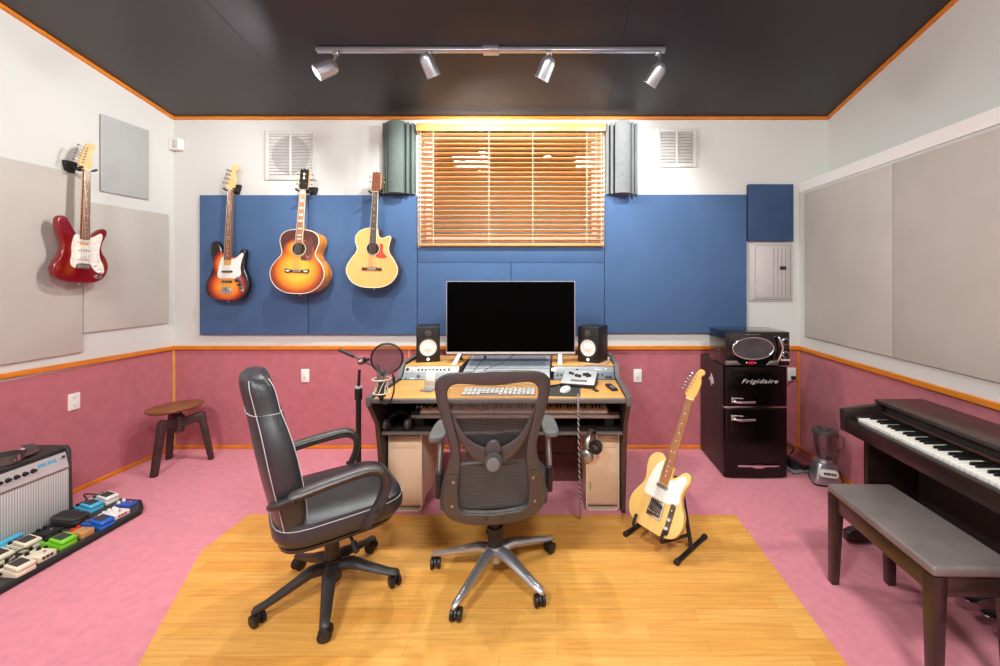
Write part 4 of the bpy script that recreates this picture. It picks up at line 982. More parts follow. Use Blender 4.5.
b = MB(); b.loft([sring(.085, .02, z, 20, .6, cy=y) for z, y in ((.78, -.20), (.84, -.205), (.88, -.214))], M['leath2']); b.build('lumbar_slot', bk)
for s in (-1, 1):
    x = s*.285
    pa = [(x*.86, -.245, .60), (x*.97, -.235, .612), (x, -.16, .628), (x, -.02, .645), (x, .08, .650), (x, .135, .640), (x, .168, .605), (x*.99, .168, .55), (x*.97, .14, .48), (x*.93, .10, .42), (x*.75, .08, .385)]
    b = MB(); pc = catmull(pa, 4, False); b.tube(pc, [(.017, .027)]*len(pc), M['chairpl'], 12, up=(0, .3, 1) if False else None); ar = b.build('armrest', o)
    b = MB(); pc = catmull([(x, -.20, .634), (x, -.1, .648), (x, .0, .658), (x, .08, .664), (x, .128, .656), (x, .152, .638)], 4, False)
    b.tube(pc, [(.010, .02)]+[(.016, .032)]*(len(pc)-2)+[(.008, .018)], M['leath2'], 12, up=(0, 0, 1)); b.build('arm_pad', ar)
    b = MB()
    for q in ((x+s*.024, -.185, .622), (x*.97+s*.024, .128, .475)): b.ball(q, (.006, .010, .010), M['black'], 10)
    b.build('bolt_cap', ar)

# ---------------------------------------------------------------- stool
o = thing('swivel_stool', 'wooden round-seat stool with three dark bent legs in the left corner', 'stool', (-3.062, 3.315, 0))
b = MB(); b.lathe([(0, .452), (.13, .445), (.165, .450), (.178, .463), (.177, .478), (.16, .484), (.08, .480), (0, .478)], M['stoolseat'], 40, X=Rx(radians(0)) @ Ry(radians(-3.5))); b.build('seat', o)
b = MB(); b.cyl((0, 0, .27), (0, 0, .40), .036, M['stoolleg'], seg=18); b.cyl((0, 0, .40), (0, 0, .455), .022, M['black'], seg=16); b.build('post', o)
for a in (-90, 30, 150):
    b = MB(); b.prism([(.02, .30), (.02, .375), (.135, .408), (.162, .398), (.222, .004), (.222, 0), (.188, 0), (.128, .318), (.105, .335), (.07, .318)], -.02, .02, M['stoolleg'], plane='xz', bevel=.004, X=Rz(radians(a))); b.build('leg', o)
# ---------------------------------------------------------------- digital piano along the right wall
def wb(root):                       # builder that takes world coordinates
    b = MB(); b.T = root.matrix_basis.inverted(); return b
Y1, Y0 = 2.322, .962
o = thing('digital_piano', 'dark rosewood digital piano with white keys against the right wall', 'piano', (1.86, 1.64, 0)); bpy.context.view_layer.update()
for nm, ya, yb in (('a', Y1-.038, Y1), ('b', Y0, Y0+.038)):
    b = wb(o); b.prism([(1.600, .655), (1.596, .765), (1.604, .778), (1.64, .784), (1.80, .806), (2.06, .806), (2.06, .655)], ya, yb, M['pianowd'], plane='xz', bevel=.004); b.build('cheek_block', o)
b = wb(o); b.box((1.606, Y0+.038, .655), (1.640, Y1-.038, .732), M['pianowd'], .004); b.build('key_slip', o)
b = wb(o); b.box((1.64, Y0+.038, .655), (2.06, Y1-.038, .69), M['pianowd']); b.build('keybed', o)
b = wb(o); b.box((1.796, Y0-.004, .808), (2.072, Y1+.004, .828), M['pianotop'], .005, 3); b.build('lid', o)
b = wb(o); b.hexa([(1.812, Y0+.038, .70), (1.87, Y0+.038, .70), (1.87, Y1-.038, .70), (1.812, Y1-.038, .70)], [(1.84, Y0+.038, .808), (1.87, Y0+.038, .808), (1.87, Y1-.038, .808), (1.84, Y1-.038, .808)], M['blackm']); fbp = b.build('control_panel', o)
b = wb(o); b.box((1.803, Y0+.04, .757), (1.822, Y1-.04, .768), M['bridgewd'], .002); b.build('wood_strip', fbp, 'brown strip above the keys')
b = wb(o)
for z in (.78, .79): b.box((1.828, Y0+.04, z), (1.8345, Y1-.04, z+.0035), M['graphite'])
b.build('panel_line', fbp)
b = wb(o); b.box((1.644, Y1-.062, .70), (1.81, Y1-.039, .752), M['pianowd'], .003); b.box((1.644, Y0+.039, .70), (1.81, Y0+.062, .752), M['pianowd'], .003); b.build('key_block', o)
KW = .0235; ks = Y1-.063
bw = MB(); bw.box((-.072, -KW/2+.0006, -.018), (.072, KW/2-.0006, 0), M['ivory'], .0016); wk = None
bk_ = MB(); bk_.hexa([(-.050, -.0055, -.004), (.048, -.0055, -.004), (.048, .0055, -.004), (-.050, .0055, -.004)], [(-.044, -.0045, .012), (.048, -.0045, .012), (.048, .0045, .012), (-.044, .0045, .012)], M['ebony'], .0012)
wk = bw.build('white_key', o); bkey = bk_.build('black_key', o)
first = [True, True]
names = 'ABCDEFG'
for i in range(52):
    y = ks-KW*(i+.5)
    k = wk if first[0] else dup(wk, o); first[0] = False
    k.location = (1.727-1.86, y-1.64, .742)
    if names[i % 7] in 'ACDFG' and i < 51:
        k = bkey if first[1] else dup(bkey, o); first[1] = False
        k.location = (1.754-1.86, y-KW/2-1.64, .742)
for ya, yb in ((Y1-.05, Y1-.018), (Y0+.018, Y0+.05)):
    b = wb(o); b.box((1.72, ya, .10), (2.055, yb, .655), M['pianowd'], .003); b.build('side_panel', o)
    b = wb(o); b.prism([(1.605, .052), (1.605, .10), (1.64, .118), (1.72, .124), (2.06, .124), (2.06, .0444), (1.95, .0444), (1.93, .052)], ya-.006, yb+.006, M['pianowd'], plane='xz', bevel=.004); b.build('foot_bar', o)
b = wb(o); b.box((2.0, Y0+.05, .20), (2.02, Y1-.05, .655), M['blackm']); b.build('knee_board', o)
b = wb(o); b.box((1.94, Y0+.05, .085), (1.975, Y1-.05, .21), M['pianowd'], .003); pbx = b.build('pedal_rail', o)
for y in (1.79, 1.71, 1.63):
    b = wb(o); b.loft([[(x, y+w*cos(t_), .115+.006*sin(t_)-.0*x) for t_ in [2*pi*k/12 for k in range(12)]] for x, w in ((1.94, .010), (1.87, .011), (1.83, .02), (1.80, .025), (1.78, .02), (1.772, .008))], M['gold'] if False else M['chrome']); b.build('pedal', pbx, 'chrome foot pedal')
o.location = (1.9158, 1.6892, -.0456); o.scale = (1.03, 1.03, 1.03)
# ---------------------------------------------------------------- piano bench
o = thing('piano_bench', 'low piano bench with grey-black vinyl seat in front of the piano', 'bench', (1.502, 1.755, 0), radians(-1.2))
hx, hy, zt = .158, .30, .486
b = MB(); b.box((-hx, -hy, .446), (hx, hy, zt), M['benchseat'], .014, 3); b.build('seat_pad', o)
b = MB()
for a, c in (((-hx+.012, -hy+.04, .372), (-hx+.034, hy-.04, .446)), ((hx-.034, -hy+.04, .372), (hx-.012, hy-.04, .446)), ((-hx+.04, -hy+.012, .372), (hx-.04, -hy+.034, .446)), ((-hx+.04, hy-.034, .372), (hx-.04, hy-.012, .446))):
    bb = MB(); bb.box(a, c, M['benchwd'], .002); bb.build('apron', o)
for sx in (-1, 1):
    for sy in (-1, 1):
        ox, oy = sx*(hx-.003), sy*(hy-.003); w0, w1 = .052, .036
        q = lambda w, z: [(ox, oy, z), (ox-sx*w, oy, z), (ox-sx*w, oy-sy*w, z), (ox, oy-sy*w, z)]
        b = MB(); b.hexa(q(w1, 0), q(w0, .446), M['benchwd'], .003); b.build('leg', o)
# ---------------------------------------------------------------- retro fridge and microwave
fx0, fx1 = 1.255, 1.742; yf, yb_ = 3.09, 3.60; ft = .845
o = thing('mini_fridge', 'black retro two-door mini fridge with chrome handles beside the right corner', 'fridge', ((fx0+fx1)/2, (yf+yb_)/2, 0)); bpy.context.view_layer.update()
b = wb(o); b.box((fx0, yf+.05, .012), (fx1, yb_, ft), M['fridges'], .008, 3); b.build('cabinet', o)
for x in (fx0+.05, fx1-.05):
    for y in (yf+.1, yb_-.05):
        b = wb(o); b.cyl((x, y, 0), (x, y, .014), .02, M['black']); b.build('foot', o)
zm = H-(407.3-CY)*yf/F                       # split between the doors
def door(z0, z1):
    b = wb(o); pr = [(fx0+.002, yf+.046), (fx0+.002, yf+.02), (fx0+.012, yf+.004), (fx0+.06, yf-.006), ((fx0+fx1)/2, yf-.012), (fx1-.06, yf-.006), (fx1-.012, yf+.004), (fx1-.002, yf+.02), (fx1-.002, yf+.046)]
    b.prism(smooth2(pr, 1), z0, z1, M['fridge'], plane='xy', bevel=.006, seg=3, ang=60); return b.build('door', o)
dt = door(zm+.008, ft-.002); dl = door(.006, zm-.008)
b = wb(o); b.box((fx0+.004, yf+.0, zm-.006), (fx1-.004, yf+.045, zm+.006), M['chrome'], .002); b.build('chrome_trim', o, 'chrome strip between the doors')
def handle(zc, dr):
    x0 = fx0+.045; b = wb(o)
    b.box((x0, yf-.024, zc-.026), (x0+.042, yf-.002, zc+.018), M['chrome'], .008, 3)
    b.tube(catmull([(x0+.01, yf-.034, zc-.006), (x0+.05, yf-.046, zc-.012), (x0+.10, yf-.044, zc-.013), (x0+.172, yf-.036, zc-.013)], 4, False), (.010, .010), M['chrome'], 12)
    b.tube([(x0+.03, yf-.024, zc+.014), (x0+.085, yf-.03, zc+.012)], .006, M['chrome'], 10); b.build('handle', dr, 'chrome handle')
handle(H-(399-CY)*yf/F, dt); handle(H-(416.5-CY)*yf/F, dl)
xc = (fx0+fx1)/2
p = W(758.5, 381, yf)
b = wb(o); b.text('Frigidaire', .046, M['script'], Tm(p.x, yf-.0135, p.z) @ FRONT @ Matrix.Diagonal((1.32, .95, 1, 1)), shear=.42, ext=.0018, spacing=1.16); b.build('script_badge', dt, 'chrome script lettering')
p = W(757.5, 465, yf)
b = wb(o); pl = [(-.155, -.007), (-.05, -.009), (-.03, -.018), (.03, -.018), (.05, -.009), (.155, -.007), (.155, .007), (.05, .008), (.03, .015), (-.03, .015), (-.05, .008), (-.155, .007)]
b.prism([(p.x+x, p.z+z) for x, z in pl], yf-.019, yf-.008, M['chrome'], bevel=.002); b.build('chrome_bar', dl, 'chrome winged bar')
b = wb(o); b.prism([(-.03+3.32, .66), (3.30, .70), (3.345, .735), (3.36, .70), (3.40, .685), (3.36, .665), (3.34, .63), (3.32, .66)], fx0-.0025, fx0-.0005, M['steelw'], plane='yz'); b.build('sticker', o, 'torn white sticker')
# microwave
mx0, mx1 = 1.248, 1.728; my0, my1 = 3.05, 3.372; mz0, mz1 = ft+.001, 1.108
o = thing('microwave', 'black retro microwave with oval chrome-rimmed window on top of the fridge', 'microwave', ((mx0+mx1)/2, (my0+my1)/2, mz0)); bpy.context.view_layer.update()
b = wb(o); b.box((mx0, my0+.022, mz0+.012), (mx1, my1, mz1), M['blackg'], .006, 3); body = b.build('case', o)
for x in (mx0+.05, mx1-.05):
    for y in (my0+.07, my1-.05):
        b = wb(o); b.cyl((x, y, mz0), (x, y, mz0+.014), .014, M['rubber']); b.build('foot', o)
b = wb(o); b.box((mx0, my0, mz0+.012), (mx1, my0+.022, mz1), M['blackg'], .006, 3); b.build('front_panel', o)
Pm = lambda px, py: W(px, py, my0)
c = Pm(753, 348.5); rx, rz = 20.5*my0/F, 10.8*my0/F
ell = lambda kx, kz, n=48: [(c.x+kx*cos(2*pi*k/n), c.z+kz*sin(2*pi*k/n)) for k in range(n)]
b = wb(o); b.tube([(x, my0-.004, z) for x, z in ell(rx, rz)], .0065, M['chrome'], 10, closed=True); b.build('window_rim', o, 'oval chrome rim')
b = wb(o); b.prism(ell(rx*.98, rz*.98), my0-.003, my0+.001, M['mwglass']); b.build('window', o)
b = wb(o); p0, p1, p2 = Pm(777.5, 337.5), Pm(780.5, 348.5), Pm(777, 360); b.tube(catmull([(p0.x, my0-.002, p0.z+.004), (p0.x, my0-.022, p0.z), (p1.x, my0-.03, p1.z), (p2.x, my0-.022, p2.z), (p2.x, my0-.002, p2.z-.004)], 5, False), .0085, M['chrome'], 12); b.build('handle', o, 'curved chrome handle')
for px, py, r in ((785.3, 341.4, .026), (785.3, 354.5, .025)):
    q = Pm(px, py); b = wb(o); b.lathe([(0, 0), (r*.8, 0), (r*.8, .012), (r*.55, .02), (0, .02)], M['black'], 24, X=Tm(q.x, my0, q.z) @ FRONT); kn = b.build('knob', o)
    b = wb(o); b.lathe([(r*.82, 0), (r, 0), (r, .006), (r*.82, .009)], M['chrome'], 24, X=Tm(q.x, my0, q.z) @ FRONT, closed=True); b.build('knob_ring', kn, 'chrome ring')
for k in range(4):
    q = Pm(781.8+2.35*k, 360); b = wb(o); b.box((q.x-.0055, my0-.005, q.z-.007), (q.x+.0055, my0+.001, q.z+.007), M['plastw'], .002); b.build('button', o)
for a_, e_ in (((725.5, 360.8), (741, 365)), ((766, 360.8), (778, 365))):
    A, E = Pm(*a_), Pm(*e_); b = wb(o)
    left = a_[0] < 750
    b.prism([(A.x, A.z), (E.x-(.03 if left else -.0), A.z), (E.x, E.z), (A.x-(0 if left else .03), E.z)] if left else [(A.x+.03, A.z), (E.x, A.z), (E.x, E.z), (A.x, E.z)], my0-.004, my0+.001, M['steel'], bevel=.001); b.build('trim_bar', o, 'brushed metal bar')
q = Pm(751, 362.8); b = wb(o); b.prism([(q.x+.03*cos(2*pi*k/24), q.z+.0105*sin(2*pi*k/24)) for k in range(24)], my0-.008, my0, M['red'], bevel=.002)
for s in (-1, 1): b.ball((q.x+s*.034, my0-.002, q.z), (.007, .004, .007), M['chrome'], 10)
b.build('red_badge', o, 'oval red badge with chrome ends')
q = Pm(753, 334.6); b = wb(o); b.text('RETRO SERIES', .0115, M['steel'], Tm(q.x, my0-.0012, q.z) @ FRONT, ext=.0008, spacing=1.3) if False else b.box((q.x-.055, my0-.0015, q.z-.0025), (q.x+.055, my0, q.z+.0018), M['steel'], .0005); b.build('name_strip', o)
b = wb(o)
for k in range(3):
    for j in range(2): b.box((mx0-.0015, my0+.10+.03*k, mz0+.05+.05*j), (mx0+.001, my0+.115+.03*k, mz0+.09+.05*j), M['graphite'])
b.build('side_vents', body)
# ---------------------------------------------------------------- blender and the clear-sided tray by the right corner
o = thing('blender', 'countertop blender with glass jar, grey lid and silver base on the carpet', 'blender', (1.985, 3.045, 0), radians(-18))
def rsq(w, d, z, r=.03): return [(x, y, z) for x, y in rrect(w, d, min(r, w/2.2, d/2.2), 4)]
b = MB(); b.loft([rsq(.185, .185, 0), rsq(.187, .187, .012), rsq(.178, .175, .05), rsq(.14, .14, .13), rsq(.125, .125, .15)], M['silver']); bs = b.build('motor_base', o)
b = MB(); b.loft([rsq(.19, .19, 0, .032), rsq(.19, .19, .012, .032)], M['black']); b.build('foot_ring', bs)
b = MB(); b.prism(rrect(.12, .055, .024), -.006, .006, M['plastw'], bevel=.003, X=Tm(.005, -.079, .092) @ Rx(radians(-14))); cp = b.build('control_plate', bs, 'pale oval control plate')
for k in range(5):
    b = MB(); b.box((-.033+.016*k, -.010, -.009), (-.021+.016*k, -.005, .007), M['black'], .002, X=Tm(.005, -.079, .092) @ Rx(radians(-14))); b.build('button', cp)
b = MB(); b.cyl((0, 0, .15), (0, 0, .175), .052, M['silver'], seg=24, bevel=.004); b.build('jar_collar', o)
b = MB(); n_ = 24
def jr(r, z, k_=.06): return [(r*(1+k_*cos(4*2*pi*k/n_))*cos(2*pi*k/n_), r*(1+k_*cos(4*2*pi*k/n_))*sin(2*pi*k/n_), z) for k in range(n_)]
b.loft([jr(.047, .175, 0), jr(.05, .19, .02), jr(.066, .27), jr(.075, .35), jr(.078, .365), jr(.074, .365), jr(.071, .35), jr(.062, .27), jr(.045, .195, .02)], M['jar']); b.tube(catmull([(.07, -.01, .35), (.11, -.015, .345), (.118, -.015, .30), (.105, -.013, .25), (.064, -.01, .235)], 5, False), (.009, .013), M['jar'], 10); b.build('jar', o, 'clear glass jar')
b = MB(); b.cyl((0, 0, .178), (0, 0, .20), .014, M['steel'], seg=12)
for a in range(4): b.prism([(-.003, 0), (.03, .006), (.03, .009), (-.003, .006)], -.004, .004, M['steel'], X=Tm(0, 0, .198) @ Rz(a*pi/2+.3)); 
b.build('blade', o)
b = MB(); b.loft([jr(.080, .362), jr(.082, .372), jr(.078, .385), jr(.05, .388, .02)], M['graphite']); b.cyl((0, 0, .386), (0, 0, .402), .03, M['graphite'], seg=20, bevel=.004); b.build('lid', o, 'dark grey lid')
o = thing('dish_rack', 'small grey rack with black prongs and clear plastic guard beside the blender', 'rack', (1.868, 3.285, 0), radians(12))
b = MB(); b.box((-.085, -.13, .008), (.085, .13, .024), M['rackgrey'], .008); b.box((-.065, -.105, .024), (.065, .105, .032), M['blackm'], .004); b.box((.0, -.125, .024), (.08, -.08, .045), M['black'], .006); b.build('tray', o)
for x in (-.07, .07):
    for y in (-.11, .11):
        b = MB(); b.cyl((x, y, 0), (x, y, .01), .01, M['rubber'], seg=10); b.build('foot', o)
for k in range(4):
    b = MB(); b.prism([(-.012, 0), (.012, 0), (.004, .07), (-.004, .07)], -.006, .006, M['black'], X=Tm(-.055+.018*k, -.07+.05*k, .03), bevel=.002); b.build('prong', o)
b = MB(); b.box((.068, -.13, .02), (.074, .12, .15), M['acryl'], .002); b.box((-.07, .118, .02), (.068, .123, .15), M['acryl'], .002); b.build('clear_guard', o, 'clear plastic guard')
b = MB(); b.tube(catmull([(-.05, .08, .03), (-.06, .05, .13), (-.03, 0, .17), (.01, -.02, .15), (.0, 0, .10)], 6, False), .006, M['cable'], 8); b.build('cord', o)
# ---------------------------------------------------------------- studio desk
xl, xr_ = -1.135, .438
o = thing('studio_desk', 'wide studio desk with maple top, grey front edge and dark side panels', 'desk', ((xl+xr_)/2, 2.85, 0)); bpy.context.view_layer.update(); desk = o
side = [(2.44, .755), (2.432, .80), (2.455, .806), (2.90, .806), (2.975, .892), (3.36, .892), (3.36, 0), (2.64, 0), (2.62, .20), (2.59, .42), (2.555, .60), (2.47, .72)]
for x0, x1 in ((xl, xl+.028), (xr_-.028, xr_)):
    b = wb(o); b.prism(side, x0, x1, M['deskblk'], plane='yz', bevel=.003); sp = b.build('side_panel', o)
    b = wb(o); ed = [(2.444, .75), (2.468, .718), (2.553, .60), (2.588, .42), (2.618, .2), (2.637, .004)]
    b.loft([[(x0+.001, y, z), (x1-.001, y, z), (x1-.001, y-.006, z), (x0+.001, y-.006, z)] for y, z in ed], M['deskwood']); b.build('edge_band', sp, 'brown wood edge')
    b = wb(o); b.box((x0-.002, 2.424, .752), (x1+.002, 2.452, .809), M['deskgrey'], .004); b.build('corner_cap', sp, 'grey metal corner')
    b = wb(o); b.tube([(x0-.001 if x0 < 0 else x1+.001, y, z) for y, z in ((2.46, .808), (2.90, .81), (2.975, .896), (3.35, .896))], .0, M['deskgrey'], 6) if False else b.loft([[(x0-.001, y, z), (x1+.001, y, z), (x1+.001, y, z+.006), (x0-.001, y, z+.006)] for y, z in ((2.45, .804), (2.90, .806), (2.976, .892), (3.355, .892))], M['deskgrey']); b.build('top_edging', sp, 'grey edging')
xi, xj = xl+.029, xr_-.029
b = wb(o); b.box((xi, 2.456, .765), (xj, 2.898, .79), M['desktop'], .002); b.build('desktop', o)
b = wb(o); b.box((xi, 2.428, .768), (xj, 2.456, .793), M['deskgrey'], .005, 3); b.build('front_edge', o, 'grey rounded front edge')
b = wb(o); b.box((xi, 2.972, .871), (-.70, 3.34, .878), M['desktop'], .002); b.build('upper_shelf', o)
b = wb(o); b.box((-.04, 2.972, .871), (xj, 3.34, .878), M['desktop'], .002); b.build('upper_shelf', o)
b = wb(o); b.box((xi, 2.898, .765), (xj, 3.34, .79), M['deskblk']); b.build('bay_floor', o)
b = wb(o); b.box((xi, 3.325, .45), (xj, 3.34, .765), M['deskblk']); b.build('back_panel', o)
for x in (-.70, -.04):
    b = wb(o); b.box((x-.005, 2.975, .79), (x+.005, 3.3, .8705), M['deskblk']); b.build('bay_divider', o)
b = wb(o); b.box((xi, 2.585, .522), (xj, 3.32, .545), M['deskblk'], .002); b.box((xi, 2.580, .524), (xj, 2.586, .544), M['deskgrey']); b.build('keyboard_shelf', o)
b = wb(o); b.box((-.68, 3.05, 0), (.17, 3.07, .40), M['deskred']); b.box((-.68, 3.044, .20), (.17, 3.05, .208), M['rubber']); b.build('modesty_panel', o, 'dark red board under the desk')
# rack units: faces lie in the sloping bay
RS = .065/.0745
ry = lambda z: 2.90+(z-.7915)*RS
def rack(x0, x1, z0, z1, m, label, dots, knobs):
    t = thing('rack_unit', label, 'rack gear', ((x0+x1)/2, ry(z0), z0), 0, 'rack units built into the desk'); bpy.context.view_layer.update()
    b = wb(t); b.hexa([(x0, ry(z0), z0), (x1, ry(z0), z0), (x1, 3.2, z0), (x0, 3.2, z0)], [(x0, ry(z1), z1), (x1, ry(z1), z1), (x1, 3.2, z1), (x0, 3.2, z1)], m, .0015); b.build('case', t)
    h = z1-z0; R_ = Rx(radians(90)-math.atan(RS))
    for xx, f_, r, mm in dots:
        z_ = z0+h*f_; b = wb(t); b.lathe([(0, -.001), (r, -.001), (r, .005), (r*.7, .0065), (0, .0065)], M[mm], 12, X=Tm(xx, ry(z_), z_) @ R_); b.build('knob', t)
    for xx, f_, w, hh, mm in knobs:
        z_ = z0+h*f_; b = wb(t); b.box((-w/2, -hh/2, -.001), (w/2, hh/2, .002), M[mm], .0006, X=Tm(xx, ry(z_), z_) @ R_); b.build('panel_detail', t)
    return t
rx = lambda px, Y=2.93: (px-CX)*Y/F
rack(xi+.004, -.712, .833, .8695, M['racklt'], 'silver rack unit with a row of black dots, under the left speaker', [(rx(418.6+3.7*k, 2.95), .45, .0065, 'black') for k in range(8)]+[(rx(407.5, 2.95), .5, .011, 'black'), (rx(413, 2.95), .5, .008, 'plastw')], [(rx(449, 2.95), .5, .012, .02, 'black')])
rack(xi+.004, -.712, .7925, .831, M['rackgrey'], 'slate-grey rack unit on the left side of the desk, below the silver unit', [(rx(417.6, 2.9), .48, .012, 'graphite'), (rx(405.5, 2.9), .15, .005, 'black')], [(rx(403, 2.9), .12, .05, .006, 'blstrip'), (rx(412, 2.9), .12, .03, .006, 'plastw')])
rack(-.026, xj-.004, .833, .8695, M['rackgrey'], 'grey rack unit with one black knob, under the right speaker', [(rx(577, 2.95), .4, .010, 'black'), (rx(590, 2.95), .4, .006, 'racklt'), (rx(606, 2.95), .5, .008, 'racklt')], [(rx(598, 2.95), .5, .05, .006, 'plastw'), (rx(553.8, 2.95), .5, .035, .028, 'plastw')])
rack(-.026, xj-.004, .7925, .831, M['rackdk'], 'slate rack unit with scattered black buttons behind the white-topped controller', [(rx(557.5+3.7*k, 2.91), .7, .006, 'black') for k in range(4)]+[(rx(590+4.2*k, 2.91), .7, .006, 'black') for k in range(4)], [(rx(608.5, 2.91), .35, .05, .022, 'black')])
t = thing('audio_interface', 'silver slanted audio interface in the middle bay of the desk', 'audio interface', (-.37, 2.99, .7915)); bpy.context.view_layer.update()
b = wb(t); b.hexa([(-.685, 2.905, .7915), (-.055, 2.905, .7915), (-.055, 3.27, .7915), (-.685, 3.27, .7915)], [(-.685, 2.925, .825), (-.055, 2.925, .825), (-.055, 3.27, .892), (-.685, 3.27, .892)], M['racklt'], .004); b.build('case', t)
b = wb(t); b.hexa([(-.68, 3.02, .840), (-.06, 3.02, .840), (-.06, 3.032, .842), (-.68, 3.032, .842)], [(-.68, 3.02, .8452), (-.06, 3.02, .8452), (-.06, 3.032, .8475), (-.68, 3.032, .8475)], M['rackdk']); b.build('seam', t)
b = wb(t); b.hexa([(-.66, 3.05, .842), (-.09, 3.05, .842), (-.09, 3.25, .885), (-.66, 3.25, .885)], [(-.66, 3.05, .8515), (-.09, 3.05, .8515), (-.09, 3.25, .8905), (-.66, 3.25, .8905)], M['rackgrey']); b.build('top_panel', t)
# monitor
t = thing('monitor', 'large flat black screen with thin silver bezel on the desk, switched off', 'monitor', (-.351, 3.06, .879)); bpy.context.view_layer.update()
p0, p1 = W(446.3, 354, 3.06), W(575.2, 281, 3.06)
b = wb(t); b.box((p0.x, 3.06, p0.z), (p1.x, 3.085, p1.z), M['graphite'], .004, 3); b.box((p0.x+.15, 3.085, p0.z+.03), (p1.x-.15, 3.115, p0.z+.3), M['black'], .01); b.build('housing', t)
b = wb(t); b.box((p0.x, 3.056, p0.z), (p1.x, 3.06, p0.z+.016), M['racklt'], .001); b.box((p0.x, 3.056, p1.z-.006), (p1.x, 3.06, p1.z), M['silver']); b.box((p0.x, 3.056, p0.z+.016), (p0.x+.006, 3.06, p1.z-.006), M['silver']); b.box((p1.x-.006, 3.056, p0.z+.016), (p1.x, 3.06, p1.z-.006), M['silver']); b.build('bezel', t, 'silver bezel')
b = wb(t); b.box((p0.x+.006, 3.0575, p0.z+.016), (p1.x-.006, 3.06, p1.z-.006), M['screen']); b.build('screen', t)
for x, s in ((W(457.5, 0, 3.03).x, -1), (W(560, 0, 3.03).x, 1)):
    b = wb(t); b.hexa([(x-.019-.012*(s < 0), 2.97, .879), (x+.017-.012*(s < 0), 2.97, .879), (x+.017-.012*(s < 0), 2.985, .879), (x-.019-.012*(s < 0), 2.985, .879)], [(x-.012+.008*(s < 0), 3.062, .948), (x+.014+.008*(s < 0), 3.062, .948), (x+.014+.008*(s < 0), 3.08, .948), (x-.012+.008*(s < 0), 3.08, .948)], M['plastw'], .003)
    b.hexa([(x-.014, 3.15, .879), (x+.014, 3.15, .879), (x+.014, 3.165, .879), (x-.014, 3.165, .879)], [(x-.012, 3.062, .948), (x+.014, 3.062, .948), (x+.014, 3.08, .948), (x-.012, 3.08, .948)], M['graphite'], .003); b.build('stand_leg', t, 'white stand leg')
# studio speakers
def speaker(px, py, Y, rz, label):
    p = W(px, py, Y); t = thing('studio_speaker', label, 'speaker', (p.x, p.y, .879), rz, 'black studio speakers either side of the monitor')
    w, d, h = .17, .19, .268
    b = MB(); b.box((-w/2, 0, 0), (w/2, d, h), M['black'], .006, 3); b.build('cabinet', t)
    b = MB(); b.lathe([(.068, .0), (.072, .004), (.064, .006), (.060, .001)], M['graphite'], 36, X=Tm(0, 0, .108) @ FRONT, closed=True); b.build('woofer_ring', t)
    b = MB(); b.lathe([(.062, .002), (.058, .006), (.052, .003), (.030, -.008+.010), (.024, .006), (.012, .010), (0, .011)], M['cone'], 32, X=Tm(0, 0, .108) @ FRONT); b.build('woofer_cone', t, 'white cone')
    b = MB(); b.prism(rrect(.07, .058, .014), -.003, .001, M['blackm'], bevel=.001, X=Tm(0, 0, .222)); tw = b.build('tweeter_plate', t)
    b = MB(); b.lathe([(.024, 0), (.026, .004), (.016, .003), (.014, .007), (0, .011)], M['graphite'], 24, X=Tm(0, -.003, .218) @ FRONT); b.build('tweeter_dome', tw)
    b = MB()
    for a in (0, 60, 120): b.box((-.0016, -.0016, -.009), (.0016, 0, .009), M['led'], X=Tm(0, 0, .022) @ Ry(radians(a)))
    b.lathe([(.0085, 0), (.0105, 0), (.0105, .0014), (.0085, .0014)], M['led'], 20, X=Tm(0, 0, .022) @ FRONT, closed=True); b.build('logo_light', t, 'glowing white round logo')
speaker(428.2, 362, 3.075, radians(16), 'black studio speaker with white cone, left of the monitor')
speaker(588, 363, 3.06, radians(-28), 'black studio speaker with white cone, right of the monitor and turned inwards')
# things lying on the desk
DZ = .7905
t = thing('computer_keyboard', 'white full-size computer keyboard on the desk behind the mesh chair', 'keyboard', (-.365, 2.575, DZ))
b = MB(); b.hexa([(-.225, -.062, 0), (.225, -.062, 0), (.225, .062, 0), (-.225, .062, 0)], [(-.225, -.062, .006), (.225, -.062, .006), (.225, .062, .014), (-.225, .062, .014)], M['silver'], .002); b.build('case', t)
b = MB(); b.box((-.0068, -.0075, 0), (.0068, .0075, .004), M['plastw'], .0012); kc = None
for r in range(6):
    for k in range(16):
        x = -.212+.0262*k*1.075; y = -.05+.0195*r
        if r == 0 and 3 < k < 8: continue
        if kc is None:
            bb = MB(); bb.box((-.0118, -.0083, 0), (.0118, .0083, .004), M['plastw'], .0012); kc = bb.build('keycap', t); q = kc
        else: q = dup(kc, t)
        q.location = (x, y, .0075+.0645*(y+.05)*1.0)
t = thing('mouse_pad', 'dark grey mouse pad on the right half of the desk', 'mouse pad', (.035, 2.605, DZ), radians(-3))
b = MB(); b.prism(rrect(.22, .22, .015), 0, .003, M['rubber'], plane='xy', bevel=.001); b.build('mat', t)
b = MB(); b.box((.103, -.105, .003), (.1045, .105, .0035), M['graphlt']); b.build('edge_stripe', t)
t = thing('computer_mouse', 'white computer mouse on the dark mouse pad', 'mouse', (.05, 2.60, DZ+.0035), radians(-25))
b = MB(); b.loft([[(.031*k_*cos(a), .055*k_*sin(a), z) for a in [2*pi*i/20 for i in range(20)]] for k_, z in ((.93, 0), (1, .006), (.95, .016), (.75, .025), (.4, .030), (.05, .031))], M['plastw']); b.build('shell', t)
b = MB(); b.box((-.004, .02, .026), (.004, .034, .032), M['graphlt'], .002); b.build('scroll_wheel', t)
t = thing('desk_controller', 'wedge-shaped white-topped controller with black dials on the desk', 'controller', (.148, 2.77, DZ), radians(-14))
